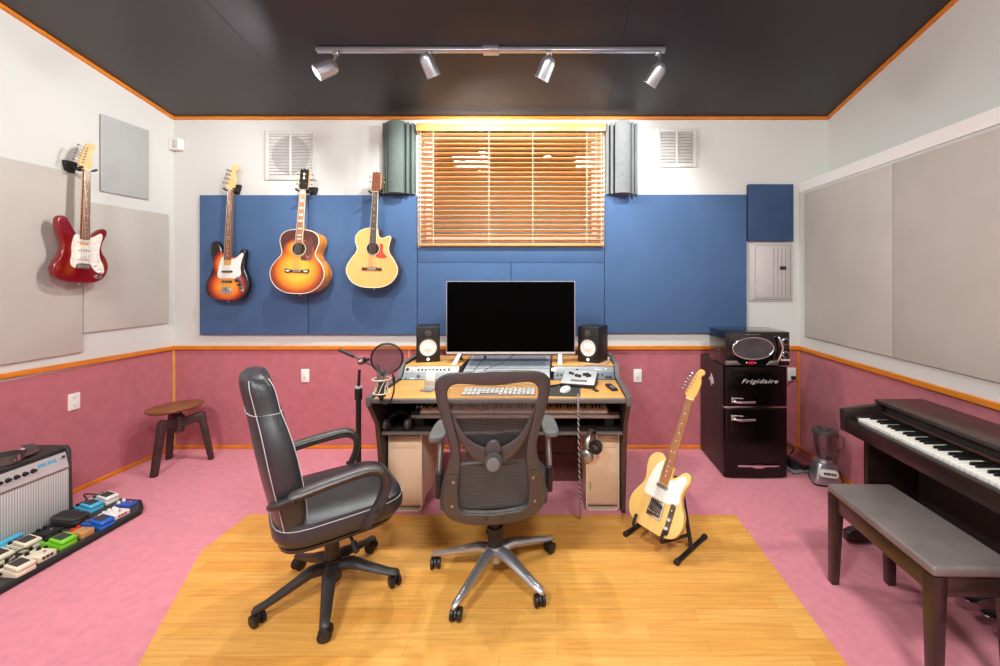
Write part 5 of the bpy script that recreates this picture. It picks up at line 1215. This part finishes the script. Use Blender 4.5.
b = MB(); b.hexa([(-.115, -.085, 0), (.115, -.085, 0), (.115, .085, 0), (-.115, .085, 0)], [(-.115, -.085, .022), (.115, -.085, .022), (.115, .085, .075), (-.115, .085, .075)], M['black'], .004); b.build('case', t)
sl = math.atan(.053/.17); Xs = Tm(0, 0, .0495) @ Rx(sl)
b = MB(); b.box((-.112, -.086, 0), (.112, .086, .003), M['racklt'], .001, X=Xs); tp = b.build('top_plate', t, 'pale silver top plate')
for k, (x, y, r) in enumerate(((-.07, .04, .012), (-.052, .03, .010), (-.02, .012, .014), (.0, .005, .013), (.03, .03, .014), (.05, .038, .012), (.065, .02, .014), (.05, .008, .008))):
    b = MB(); b.cyl((x, y, .003), (x, y, .012), r, M['black'], seg=14, bevel=.002, X=Xs); b.build('dial', tp)
b = MB(); b.box((-.05, -.06, .003), (.06, -.035, .004), M['graphlt'], X=Xs); b.build('scale_strip', tp)
t = thing('remote_control', 'small black and grey remote control at the right end of the desk', 'remote control', (.352, 2.68, DZ), radians(12))
b = MB(); b.box((-.022, -.07, 0), (.022, .07, .016), M['black'], .007, 3); b.build('case', t)
b = MB(); b.prism(rrect(.034, .05, .008), .0158, .018, M['graphlt'], plane='xy', X=Tm(0, -.025, 0)); b.build('front_plate', t, 'grey lower plate')
for j in range(2):
    for k in range(2):
        b = MB(); b.cyl((-.008+.016*k, .02+.02*j, .0155), (-.008+.016*k, .02+.02*j, .018), .004, M['graphite'], seg=10); b.build('button', t)
t = thing('key_bunch', 'little bunch of keys with dark tag on the desk', 'keys', (.232, 2.655, DZ), radians(20))
b = MB(); b.box((-.012, -.06, 0), (.014, -.01, .008), M['chairpl'], .003); b.build('tag', t)
b = MB(); b.box((-.02, .005, .001), (.002, .045, .004), M['steel'], .001); b.cyl((-.009, .05, .001), (-.009, .05, .004), .014, M['steel'], seg=14); b.build('key', t)
b = MB(); b.tube([(.006*cos(a)*2, -.002+.012*sin(a), .004) for a in [2*pi*k/14 for k in range(14)]], .0018, M['chrome'], 6, closed=True); b.build('ring', t)
t = thing('pen', 'dark pen lying beside the white-topped controller', 'pen', (.005, 2.735, DZ), radians(35))
b = MB(); b.cyl((-.075, 0, .0075), (.055, 0, .0075), .0065, M['black'], seg=12); b.cyl((.055, 0, .0075), (.075, 0, .0075), .006, M['graphite'], r1=.001, seg=12); b.build('barrel', t)
b = MB(); b.box((-.072, -.002, .013), (-.03, .002, .0165), M['steel'], .0008); b.build('clip', t)
t = thing('card_stand', 'white card propped in a small clear stand on the left of the desk', 'card stand', (-.825, 2.64, DZ), radians(-16))
b = MB(); b.box((-.042, -.05, 0), (.042, .03, .008), M['jar'], .002); b.box((-.04, .004, .008), (.04, .010, .055), M['jar']); b.build('clear_base', t, 'clear plastic stand')
b = MB(); b.box((-.034, 0, .009), (.034, .003, .125), M['plastw'], .001, X=Tm(0, 0, 0) @ Rx(radians(-8))); b.build('card', t, 'white card')
b = MB(); b.box((-.02, -.046, .0085), (.038, -.012, .012), M['rackgrey'], .002); b.build('base_pad', t)
t = thing('speaker_cable', 'pale cable trailing beside the right-hand speaker', 'cable', (.28, 3.02, .879))
b = MB(); b.tube(catmull([(-.09, -.045, .005), (.0, -.046, .005), (.06, -.035, .006), (.095, .02, .012), (.106, .07, .022), (.110, .10, .020)], 5, False), .0042, M['cablegr'], 8); b.build('cord', t)
b = MB(); b.cyl((.110, .10, .020), (.112, .13, .018), .008, M['plastw'], seg=10); b.build('plug', t)
for (pts_, lab) in (([(-.565, 3.2, .893), (-.56, 3.06, .90), (-.59, 2.99, .862), (-.6, 2.945, .846)], 'thin black cable hanging under the left part of the monitor'), ([(-.33, 3.1, .93), (-.40, 3.02, .89), (-.49, 2.97, .862), (-.53, 2.94, .844)], 'thin black cable looping under the middle of the monitor')):
    t = thing('monitor_cable', lab, 'cable', pts_[-1]); bpy.context.view_layer.update(); b = wb(t); b.tube(catmull(pts_, 5, False), .0028, M['cable'], 6); b.build('cord', t)
    b = wb(t); e = Vector(pts_[0]); b.box(e-Vector((.008, .0, .005)), e+Vector((.008, .02, .007)), M['black'], .002); b.build('plug', t)
# ---------------------------------------------------------------- keyboard under the desktop
t = thing('stage_keyboard', 'silver-edged 88-key keyboard on the shelf under the desktop', 'keyboard', (-.28, 2.92, .546)); bpy.context.view_layer.update()
KY, KZ = -.085, .044
b = wb(t); b.box((-.95, 2.905+KY, .546+KZ), (.402, 3.10+KY, .632+KZ), M['deskblk'], .004); b.build('case', t)
b = wb(t); b.box((-.95, 2.742+KY, .556+KZ), (.402, 2.905+KY, .578+KZ), M['racklt'], .004); b.box((-.95, 2.742+KY, .578+KZ), (-.90, 2.905+KY, .600+KZ), M['deskblk'], .003); b.box((.345, 2.742+KY, .578+KZ), (.402, 2.905+KY, .600+KZ), M['deskblk'], .003); b.build('key_frame', t, 'silver lower frame')
for x in (-.91, .34):
    for y in (2.80, 3.08):
        b = wb(t); b.box((x-.03, y+KY-.03, .546), (x+.03, y+KY+.03, .558+KZ), M['rubber'], .003); b.build('riser_block', t)
bw = MB(); bw.box((-KW/2+.0006, -.075, -.02), (KW/2-.0006, .07, 0), M['ivory'], .0016); wk2 = bw.build('white_key', t)
bb = MB(); bb.hexa([(-.0055, -.03, -.004), (.0055, -.03, -.004), (.0055, .07, -.004), (-.0055, .07, -.004)], [(-.0045, -.024, .012), (.0045, -.024, .012), (.0045, .07, .012), (-.0045, .07, .012)], M['ebony'], .0012); bk2 = bb.build('black_key', t)
for i in range(52):
    x = -.895+KW*(i+.5); k = wk2 if i == 0 else dup(wk2, t); k.location = (x+.28, 2.833+KY-2.92, .604+KZ-.546)
    if names[i % 7] in 'ACDFG' and i < 51:
        q = bk2 if i == 0 else dup(bk2, t); q.location = (x+KW/2+.28, 2.833+KY-2.92, .604+KZ-.546)
for k in range(2):
    b = wb(t); b.cyl((-.935+.025*k, 2.82+KY, .599+KZ), (-.935+.025*k, 2.82+KY, .616+KZ), .009, M['racklt'], seg=14, bevel=.002); b.build('knob', t)
# ---------------------------------------------------------------- tower computers
def tower(x0, x1, y0, y1, label):
    t = thing('tower_computer', label, 'computer', ((x0+x1)/2, (y0+y1)/2, 0), 0, 'aluminium tower computers under the desk'); bpy.context.view_layer.update()
    w, h = x1-x0, .512; cx, cz_ = (x0+x1)/2, h/2
    out = [(cx+x, cz_+z) for x, z in rrect(w, h-.001, .03, 5)]; inn = [(cx+x, cz_+z) for x, z in rrect(w-.014, h-.015, .024, 5)]
    b = wb(t)
    for ya, yb in ((y0, y0+.05), (y1-.05, y1)):
        b = wb(t); b.loft([[(x, ya, z) for x, z in out], [(x, yb, z) for x, z in out], [(x, yb, z) for x, z in inn], [(x, ya, z) for x, z in inn], [(x, ya, z) for x, z in out]], M['macfr'], caps=False); b.build('handle_frame', t)
    b = wb(t); b.box((x0+.0005, y0+.004, .045), (x1-.0005, y1-.004, h-.045), M['macal'], .001); b.build('side_casing', t)
    b = wb(t); b.box((x0+.009, y0+.012, .03), (x1-.009, y1-.012, h-.032), M['macal'], .003); b.box((x0+.008, y0+.001, .045), (x1-.008, y0+.006, h-.10), M['macal'], .001); b.build('front_panel', t)
    b = wb(t); b.box((x0+.018, y0-.001, h-.105), (x1-.018, y0+.006, h-.062), M['macal'], .002); b.build('drive_door', t)
    for k in range(4):
        b = wb(t); b.box((x0+.024, y0-.0008, .135+.014*k), (x0+.031, y0+.0015, .143+.014*k), M['blackm'], .001); b.build('port', t)
tower(-1.096, -.878, 2.655, 3.045, 'pale aluminium tower computer under the left end of the desk')
tower(.186, .402, 2.665, 3.06, 'pale aluminium tower computer under the right end of the desk')
# ---------------------------------------------------------------- headphones and hanging cables
def headphones(M4, label, silver):
    t = thing('headphones', label, 'headphones', mtx=M4, group='headphones kept under the desktop')
    b = MB(); arc = [(.078*cos(a), 0, .03+.10*sin(a)) for a in [pi*k/16 for k in range(17)]]
    b.tube(arc, [(.006, .015)]*17, M['steel'] if silver else M['graphite'], 10, up=(0, 1, 0) if False else None); hb = b.build('headband', t)
    b = MB(); arc2 = [(.072*cos(a), 0, .03+.094*sin(a)) for a in [pi*k/16 for k in range(4, 13)]]; b.tube(arc2, [(.006, .016)]*9, M['blackm'], 10); b.build('pad', hb)
    for s in (-1, 1):
        X = Tm(s*.078, 0, 0) @ Ry(s*pi/2)
        b = MB(); b.lathe([(0, .024), (.03, .022), (.042, .012), (.044, -.004), (0, -.004)], M['steel'] if silver else M['graphite'], 24, X=X); c = b.build('ear_cup', t)
        b = MB(); b.lathe([(.022, -.004), (.042, -.004), (.044, -.014), (.036, -.022), (.022, -.018)], M['blackm'], 24, X=X, closed=True); b.build('ear_cushion', c)
    return t
headphones(Tm(-1.018, 2.605, .583) @ Rz(radians(4)) @ Rx(radians(-66)) @ Matrix.Scale(.85, 4), 'black headphones lying on the shelf at the left end of the desk', False)
headphones(Tm(.205, 2.506, .451) @ Rz(radians(62)), 'black and silver headphones hanging from a hook in front of the right-hand tower', True)
t = thing('headphone_hook', 'small dark hook on the shelf edge holding the silver headphones', 'hook', (.205, 2.615, .546))
b = MB(); b.tube(catmull([(0, .015, .012), (0, -.03, .020), (0, -.085, .022), (0, -.108, .026), (0, -.112, .040)], 4, False), .006, M['black'], 8); b.build('rod', t)
b = MB(); b.box((-.02, -.025, .0005), (.02, .03, .014), M['black'], .002); b.build('clamp', t)
t = thing('cable_coil', 'thick coil of black cable hanging under the desk beside the right-hand tower', 'cable', (.085, 3.035, .41))
b = MB(); rnd = random.Random(5)
pc = []
for k in range(200):
    a = 2*pi*k/24; r = .060+.012*sin(k*.37); pc.append((r*cos(a)*.85+.006*sin(k*.9), .0-.018*abs(sin(k*.51)), r*sin(a)+.004*cos(k*.7)))
b.tube(pc, .007, M['cable'], 6); b.build('loops', t)
b = MB(); b.box((-.016, -.036, .045), (.018, -.004, .085), M['ptan'], .005); b.build('tie', t, 'tan tie')
t = thing('twisted_cord', 'black and white twisted cord hanging down from the mouse pad', 'cable', (.12, 2.42, .6))
path = catmull([(.006, .10, .196), (.004, .02, .198), (.003, -.002, .185), (.003, -.008, .10), (.006, -.004, -.1), (.012, .02, -.3), (.018, .06, -.47), (.02, .14, -.592)], 8, False)
for ph, m in ((0, 'cablegr'), (pi, 'cable')):
    b = MB(); pp_ = []; L_ = 0
    for i in range(len(path)-1):
        for j in range(5):
            q = path[i].lerp(path[i+1], j/5); a = (i*5+j)*.9+ph; pp_.append((q.x+.0035*cos(a), q.y+.0035*sin(a), q.z))
    b.tube(pp_, .0034, M[m], 5); b.build('strand', t)
# ---------------------------------------------------------------- microphone on its stand
t = thing('microphone_stand', 'black boom microphone stand at the left end of the desk', 'microphone stand', (-1.262, 2.60, 0)); bpy.context.view_layer.update()
b = MB(); b.lathe([(0, 0), (.125, 0), (.125, .012), (.1, .022), (.02, .028), (0, .028)], M['black'], 32); b.build('base', t)
b = MB(); b.cyl((0, 0, .02), (0, 0, .80), .016, M['black'], seg=14); b.cyl((0, 0, .80), (.006, 0, .93), .009, M['black'], seg=12); pl = b.build('pole', t)
b = MB(); b.cyl((0, 0, .74), (0, 0, .815), .0225, M['black'], seg=16, bevel=.004); b.build('grip', pl)
b = MB(); b.lathe([(.0225, .815), (.0225, .825), (.012, .827)], M['racklt'], 16); b.build('collar', pl, 'silver ring')
Pp = lambda px, py, Y: W(px, py, Y)-Vector((-1.262, 2.60, 0))
bA, bB = Pp(339, 349.5, 2.58), Pp(375, 366.5, 2.60)
b = MB(); b.tube([bA, bB, Pp(381.5, 372, 2.40)], .0065, M['graphite'], 10); b.cyl(bA, bA+(bB-bA)*.42, .010, M['black'], seg=12, bevel=.002); bm_ = b.build('boom_arm', t)
b = MB(); q = Pp(362.5, 361, 2.59); b.cyl(q+Vector((0, -.03, 0)), q+Vector((0, .03, 0)), .019, M['black'], seg=14, bevel=.003); b.cyl(q+Vector((.0, -.045, -.0)), q+Vector((.012, -.03, .01)), .012, M['steel'], seg=10); b.tube([q, q+Vector((.045, -.01, .012))], .009, M['black'], 8); b.build('clutch', bm_)
c = W(381.5, 384, 2.385)
t = thing('microphone', 'cream-coloured studio microphone in a wire shock mount over the desk', 'microphone', c)
b = MB(); b.cyl((0, 0, -.075), (0, 0, .02), .024, M['graphite'], seg=20, bevel=.005); b.cyl((0, 0, -.095), (0, 0, -.075), .012, M['black'], seg=12); b.build('body', t)
b = MB(); b.lathe([(.024, .02), (.026, .03), (.026, .07), (.018, .085), (0, .09)], M['steel'], 20); b.build('head_grille', t)
for z, r in ((-.05, .045), (.03, .05)):
    b = MB(); b.tube([(r*cos(a), r*sin(a), z) for a in [2*pi*k/24 for k in range(24)]], .0035, M['pbcream'], 8, closed=True); b.build('mount_ring', t, 'cream wire ring')
for k in range(8):
    a = 2*pi*k/8; b = MB(); b.tube([(.045*cos(a), .045*sin(a), -.05), (.030*cos(a+.4), .030*sin(a+.4), -.01), (.05*cos(a+.8), .05*sin(a+.8), .03)], .0028, M['pbcream'], 6); b.build('elastic', t, 'cream elastic cord')
b = MB(); b.tube(catmull([(0, 0, -.095), (.02, -.005, -.115), (.055, -.01, -.10), (.075, -.01, -.04), (.075, -.005, .02), (.065, 0, .06)], 6, False), .005, M['cable'], 8); b.ball((.072, -.003, .03), (.008, .008, .02), M['black'], 10); b.build('cable', t)
c = W(387, 358.5, 2.30)
t = thing('pop_filter', 'round black mesh pop filter in front of the studio microphone', 'pop filter', c, radians(10))
R_ = .084
b = MB(); b.tube([(R_*cos(a), 0, R_*sin(a)*1.0) for a in [2*pi*k/40 for k in range(40)]], .0055, M['black'], 8, closed=True); b.build('hoop', t)
b = MB(); b.lathe([(0, 0), (R_-.002, 0)], M['popmesh'], 40, X=FRONT); b.build('nylon_screen', t, 'see-through nylon screen')
b = MB(); b.tube(catmull([(-.02, .005, -R_), (-.04, .04, -.10), (-.06, .07, -.06), (-.075, .085, -.048)], 5, False), .0045, M['black'], 8); b.ball((-.02, .003, -R_), .010, M['black'], 10); b.build('gooseneck', t)
# ---------------------------------------------------------------- guitar amplifier
AX, AY1, AY0, AZ = -3.02, 2.56, 1.72, .472
t = thing('guitar_amplifier', 'black guitar amplifier with silver striped grille cloth against the left wall', 'amplifier', (-3.17, 2.14, 0)); bpy.context.view_layer.update()
b = wb(t); pr = [(-3.29, .02), (AX-.006, .02), (AX-.012, .05), (AX-.03, AZ), (-3.24, AZ), (-3.29, .05)]
b.prism([(-3.29, .018), (AX-.02, .018), (AX-.032, AZ-.004), (-3.26, AZ-.004)], AY0+.01, AY1-.01, M['tolex'], plane='xz'); b.build('chassis', t)
for ya, yb in ((AY0, AY0+.022), (AY1-.022, AY1)):
    b = wb(t); b.prism([(-3.29, .015), (AX, .015), (AX-.012, AZ-.03), (AX-.03, AZ), (-3.27, AZ), (-3.29, AZ-.02)], ya, yb, M['tolex'], plane='xz', bevel=.006, seg=3); b.build('cabinet_end', t)
b = wb(t); b.prism([(-3.285, AZ-.016), (AX-.022, AZ-.016), (AX-.03, AZ), (-3.27, AZ)], AY0+.02, AY1-.02, M['tolex'], plane='xz', bevel=.003); b.build('cabinet_top', t)
b = wb(t); b.hexa([(AX-.010, AY0+.023, .345), (AX-.004, AY0+.023, .345), (AX-.004, AY1-.023, .345), (AX-.010, AY1-.023, .345)], [(AX-.030, AY0+.023, .437), (AX-.024, AY0+.023, .437), (AX-.024, AY1-.023, .437), (AX-.030, AY1-.023, .437)], M['racklt']); cpn = b.build('control_panel', t, 'silver control panel')
fz = lambda z: AX-.004-(z-.345)/.092*.020
tl = math.atan(.020/.092)
for k in range(8):
    y = 2.373-.0365*k; z = .395; X = Tm(fz(z), y, z) @ Ry(pi/2-tl)
    b = wb(t); b.lathe([(.0135, 0), (.012, .003), (.009, .006), (.008, .016), (0, .016)], M['black'], 18, X=X); b.build('knob', cpn)
for y0, y1 in ((2.395, 2.435), (2.442, 2.485)):
    z = .408; b = wb(t); b.box((-.010, y0, 0), (.010, y1, .0012), M['blstrip'], X=Tm(fz(z), 0, z) @ Ry(pi/2-tl)); b.build('blue_label', cpn, 'blue printed strip')
z = .42; b = wb(t); b.cyl((fz(z)-.002, 2.512, z-.005), (fz(z)+.012, 2.512, z-.002), .006, M['chrome'], seg=10); b.ball((fz(z)+.013, 2.512, z-.002), .008, M['black'], 10); b.build('switch', cpn)
b = wb(t); b.box((AX-.006, AY0+.023, .338), (AX+.001, AY1-.023, .346), M['steel'], .001); b.build('trim_strip', t, 'metal trim strip')
b = wb(t); b.box((AX-.022, AY0+.023, .04), (AX-.003, AY1-.023, .339), M['grille'], .003); b.build('grille_cloth', t, 'silver striped grille cloth')
b = wb(t); b.box((AX-.03, AY0+.023, .015), (AX-.001, AY1-.023, .04), M['tolex'], .003); b.build('bottom_rail', t)
for x in (-3.26, -3.09):
    for y in (AY0+.05, AY1-.05):
        b = wb(t); b.cyl((x, y, 0), (x, y, .018), .018, M['rubber'], seg=12); b.build('foot', t)
b = wb(t); b.tube(catmull([(-3.17, 2.22, AZ+.002), (-3.17, 2.19, AZ+.02), (-3.17, 2.10, AZ+.025), (-3.17, 2.0, AZ+.02), (-3.17, 1.97, AZ+.002)], 5, False), [(.004, .014)]*21, M['black'], 8); b.build('carry_handle', t)
b = wb(t); b.box((-3.262, AY1-.20, AZ-.001), (-3.235, AY1-.035, AZ+.003), M['plastw'], .001); b.build('top_label', t, 'pale strip on the top')
t = thing('leather_strap', 'coiled dark leather strap lying on top of the guitar amplifier', 'strap', (-3.10, 2.30, AZ+.003))
b = MB()
pc = [(.0+(.052+.0022*k/8)*cos(a), (.052+.0022*k/8)*sin(a), .026) for k, a in enumerate([2*pi*k/20 for k in range(52)])]
b.loft([[(x, y, .002), (x*1.03, y*1.03, .002), (x*1.03, y*1.03, .048), (x, y, .048)] for x, y, z in pc], M['leath2']); b.build('coil', t)
b = MB(); pc = catmull([(.05, .0, .02), (.03, .07, .016), (-.0, .12, .010), (-.05, .16, .012), (-.10, .175, .03)], 6, False)
b.loft([[(p.x-.022, p.y-.012, p.z-.001), (p.x+.022, p.y+.012, p.z-.001), (p.x+.022, p.y+.012, p.z+.003), (p.x-.022, p.y-.012, p.z+.003)] for p in pc], M['leath2']); b.build('loose_end', t)
b = MB(); b.box((.050, -.01, .012), (.064, .02, .040), M['chrome'], .003); b.build('buckle', t)
# ---------------------------------------------------------------- pedal board
t = thing('pedalboard', 'flat black pedalboard on the carpet in front of the amplifier', 'pedalboard', (-2.83, 2.2, 0)); bpy.context.view_layer.update()
b = wb(t); b.prism([(-3.013, 1.72), (-2.70, 1.72), (-2.655, 1.76), (-2.655, 2.62), (-2.69, 2.665), (-2.78, 2.74), (-3.0, 2.76), (-3.013, 2.75)], .006, .032, M['blackm'], plane='xy', bevel=.004); b.build('board', t)
b = wb(t); b.prism([(-3.0, 1.74), (-2.69, 1.74), (-2.67, 1.76), (-2.67, 2.61), (-2.70, 2.65), (-2.785, 2.725), (-2.99, 2.745), (-3.0, 2.74)], .032, .034, M['rubber'], plane='xy'); b.build('grip_surface', t)
for x, y in ((-2.99, 1.78), (-2.70, 1.78), (-2.70, 2.6), (-2.97, 2.72)):
    b = wb(t); b.cyl((x, y, 0), (x, y, .008), .012, M['rubber'], seg=10); b.build('foot', t)
GP = 'effects pedals on the pedalboard'; PZ = .0345
def boss(x, y, rz, m, label, kn=3, kc='black', pad='rubber'):
    t = thing('effects_pedal', label, 'effects pedal', (x, y, PZ), rz, GP)
    b = MB(); b.prism([(-.0645, 0), (.0645, 0), (.0645, .020), (.02, .030), (-.02, .036), (-.0645, .040)], -.0365, .0365, M[m], plane='xz', bevel=.003); b.build('housing', t)
    b = MB(); b.prism([(-.012, .044), (.0655, .026), (.0655, .040), (.055, .046), (-.012, .060)], -.0355, .0355, M[m], plane='xz', bevel=.003); tr = b.build('treadle', t)
    b = MB(); b.prism([(-.004, .0590), (.048, .0483), (.048, .0505), (-.004, .0612)], -.025, .025, M[pad], plane='xz', bevel=.0008); b.build('rubber_pad', tr, 'dark rubber pad')
    for k in range(kn):
        yy = (-.022+.044*k/max(1, kn-1)); b = MB(); b.lathe([(.0085, .0), (.0085, .012), (.006, .014), (0, .014)], M[kc], 14, X=Tm(-.042, yy, .038)); b.build('knob', t)
    b = MB(); b.cyl((-.02, .0, .037), (-.02, .0, .043), .003, M['redknob'], seg=8); b.build('led', t)
    for s in (-1, 1):
        b = MB(); b.cyl((-.02, s*.036, .02), (-.02, s*.046, .02), .007, M['black'], seg=10); b.build('jack', t)
def stomp(x, y, rz, m, label, kn=(), dims=(.11, .062, .034), kc='black', sw=True, deco=None):
    t = thing('effects_pedal', label, 'effects pedal', (x, y, PZ), rz, GP); L_, w, h = dims
    b = MB(); b.box((-L_/2, -w/2, 0), (L_/2, w/2, h), M[m], .004, 3); b.build('housing', t)
    for kx, ky in kn:
        b = MB(); b.lathe([(.009, 0), (.009, .004), (.0075, .014), (0, .015)], M[kc], 14, X=Tm(kx, ky, h)); b.build('knob', t)
    if sw:
        b = MB(); b.cyl((L_*.33, 0, h), (L_*.33, 0, h+.012), .006, M['chrome'], seg=14, bevel=.001); b.build('footswitch', t)
    if deco:
        b = MB()
        for k in range(3): b.box((L_/2-.0005, -.022+.016*k, h*.35), (L_/2+.0012, -.010+.016*k, h*.75), M[deco])
        b.build('front_mark', t)
stomp(-2.79, 2.648, radians(-4), 'pnavy', 'small navy blue pedal with two white knobs at the far end of the pedalboard', [(-.03, -.015), (-.03, .015)], (.10, .058, .028), 'plastw')
stomp(-2.748, 2.54, radians(-6), 'pwhite', 'white pedal with several white knobs, second from the far end of the front row', [(-.035, -.026), (-.035, 0), (-.035, .026), (-.008, -.013), (-.008, .018)], (.12, .085, .03), 'plastw', True, 'redknob')
boss(-2.728, 2.435, radians(-4), 'pblue', 'royal blue pedal with black pad between the white-knobbed and tan pedals', 2, 'steel')
stomp(-2.735, 2.348, radians(-4), 'ptan', 'small tan pedal with two red knobs', [(-.03, -.013), (-.03, .015)], (.105, .062, .036), 'redknob')
boss(-2.752, 2.262, radians(-4), 'pbgreen', 'lime green pedal with black pad and dark knobs', 4)
stomp(-2.735, 2.158, radians(-4), 'pbcream', 'cream pedal with two black knobs, between the green pedal and the nearest cream one', [(-.03, -.022), (-.025, .02)], (.115, .075, .034), 'black', True, 'chairpl')
boss(-2.722, 2.058, radians(-4), 'pbcream', 'cream pedal with black pad at the near front corner of the pedalboard', 3)
boss(-2.985, 2.70, radians(-6), 'pwhite', 'white pedal with grey pad at the far back corner of the pedalboard', 3, 'graphite')
boss(-2.985, 2.607, radians(-4), 'pcyan', 'sky blue pedal beside the end of the amplifier', 3)
t = thing('effects_pedal', 'black rocker pedal with ribbed rubber top in front of the amplifier', 'effects pedal', (-2.928, 2.462, PZ), radians(4), GP)
b = MB(); b.loft([[(x, y, 0) for x, y in rrect(.160, .095, .03)], [(x, y, .022) for x, y in rrect(.160, .095, .03)], [(x, y, .03) for x, y in rrect(.150, .085, .03)]], M['black']); b.build('base', t)
b = MB(); X = Tm(0, 0, .045) @ Ry(radians(7)); b.loft([[(x, y, -.012) for x, y in rrect(.150, .09, .022)], [(x, y, .008) for x, y in rrect(.154, .094, .024)], [(x, y, .013) for x, y in rrect(.146, .084, .022)]], M['rubber'], X=X)
for k in range(9): b.box((-.066+.016*k, -.034, .012), (-.06+.016*k, .034, .0145), M['black'], X=X)
b.build('rocker', t)
stomp(-2.925, 2.345, radians(-4), 'blackm', 'small black pedal with two knobs behind the green pedal', [(-.03, -.014), (-.03, .014)], (.10, .07, .035), 'black')
boss(-2.92, 2.24, radians(-4), 'pbcream', 'cream pedal with black pad in the back row, beside the small black pedal', 3)
boss(-2.925, 2.13, radians(-4), 'pbcream', 'cream pedal at the left edge of the photo, nearest of the back row', 2)
stomp(-2.988, 2.235, radians(-2), 'pcyan', 'flat blue pedal tucked against the amplifier behind the cream pedals', [], (.034, .10, .062), 'black', False)
for pts_, lab in (([(-3.02, 2.648, .06), (-3.07, 2.66, .10), (-3.09, 2.70, .09), (-3.04, 2.752, .05)], 'short black patch cable arching behind the white and sky blue pedals'), ([(-2.855, 2.30, .055), (-2.835, 2.34, .085), (-2.838, 2.40, .06)], 'short black patch cable beside the black rocker pedal'), ([(-2.835, 2.11, .06), (-2.82, 2.15, .085), (-2.838, 2.21, .055)], 'short black patch cable between the two rows of cream pedals')):
    t = thing('patch_cable', lab, 'cable', (pts_[0][0], pts_[0][1], pts_[0][2])); bpy.context.view_layer.update(); b = wb(t); b.tube(catmull(pts_, 6, False), .0038, M['cable'], 7); b.build('cord', t)
    for e in (pts_[0], pts_[-1]):
        b = wb(t); e = Vector(e); b.cyl(e-Vector((0, 0, .016)), e+Vector((0, 0, .01)), .0065, M['black'], seg=10, bevel=.001); b.build('plug', t)
# ---------------------------------------------------------------- light
def area(name, loc, target, size, power, col=(.955, .99, .99), sy=None):
    l = bpy.data.lights.new(name, 'AREA'); l.energy = power; l.size = size; l.color = col
    if sy: l.shape = 'RECTANGLE'; l.size_y = sy
    o = bpy.data.objects.new(name, l); COL.objects.link(o); o.location = loc
    o.rotation_euler = (Vector(target)-Vector(loc)).to_track_quat('-Z', 'Y').to_euler(); return o
def spot(name, loc, d, power, ang=110, blend=.6, r=.03, col=(.98, .99, .97)):
    l = bpy.data.lights.new(name, 'SPOT'); l.energy = power; l.spot_size = radians(ang); l.spot_blend = blend; l.shadow_soft_size = r; l.color = col
    o = bpy.data.objects.new(name, l); COL.objects.link(o); o.location = loc
    o.rotation_euler = Vector(d).to_track_quat('-Z', 'Y').to_euler(); return o
for k, (c, d) in enumerate(HEADS):
    spot('track_spot', c+d*.09, d, (66, 70, 44, 44)[k], (174, 156, 150, 165)[k], .4)
area('fill_light', (-1.7, -.7, cz(-.7)-.06), (-1.5, .6, 0), .7, 150)  # two unseen fill lights added behind the camera to brighten the room
area('fill_light', (.7, -.7, cz(-.7)-.06), (.5, .6, 0), .7, 150)
wd = bpy.data.worlds.new('world'); S.world = wd; wd.use_nodes = True
wd.node_tree.nodes['Background'].inputs['Color'].default_value = lin((150, 160, 150)); wd.node_tree.nodes['Background'].inputs['Strength'].default_value = .5
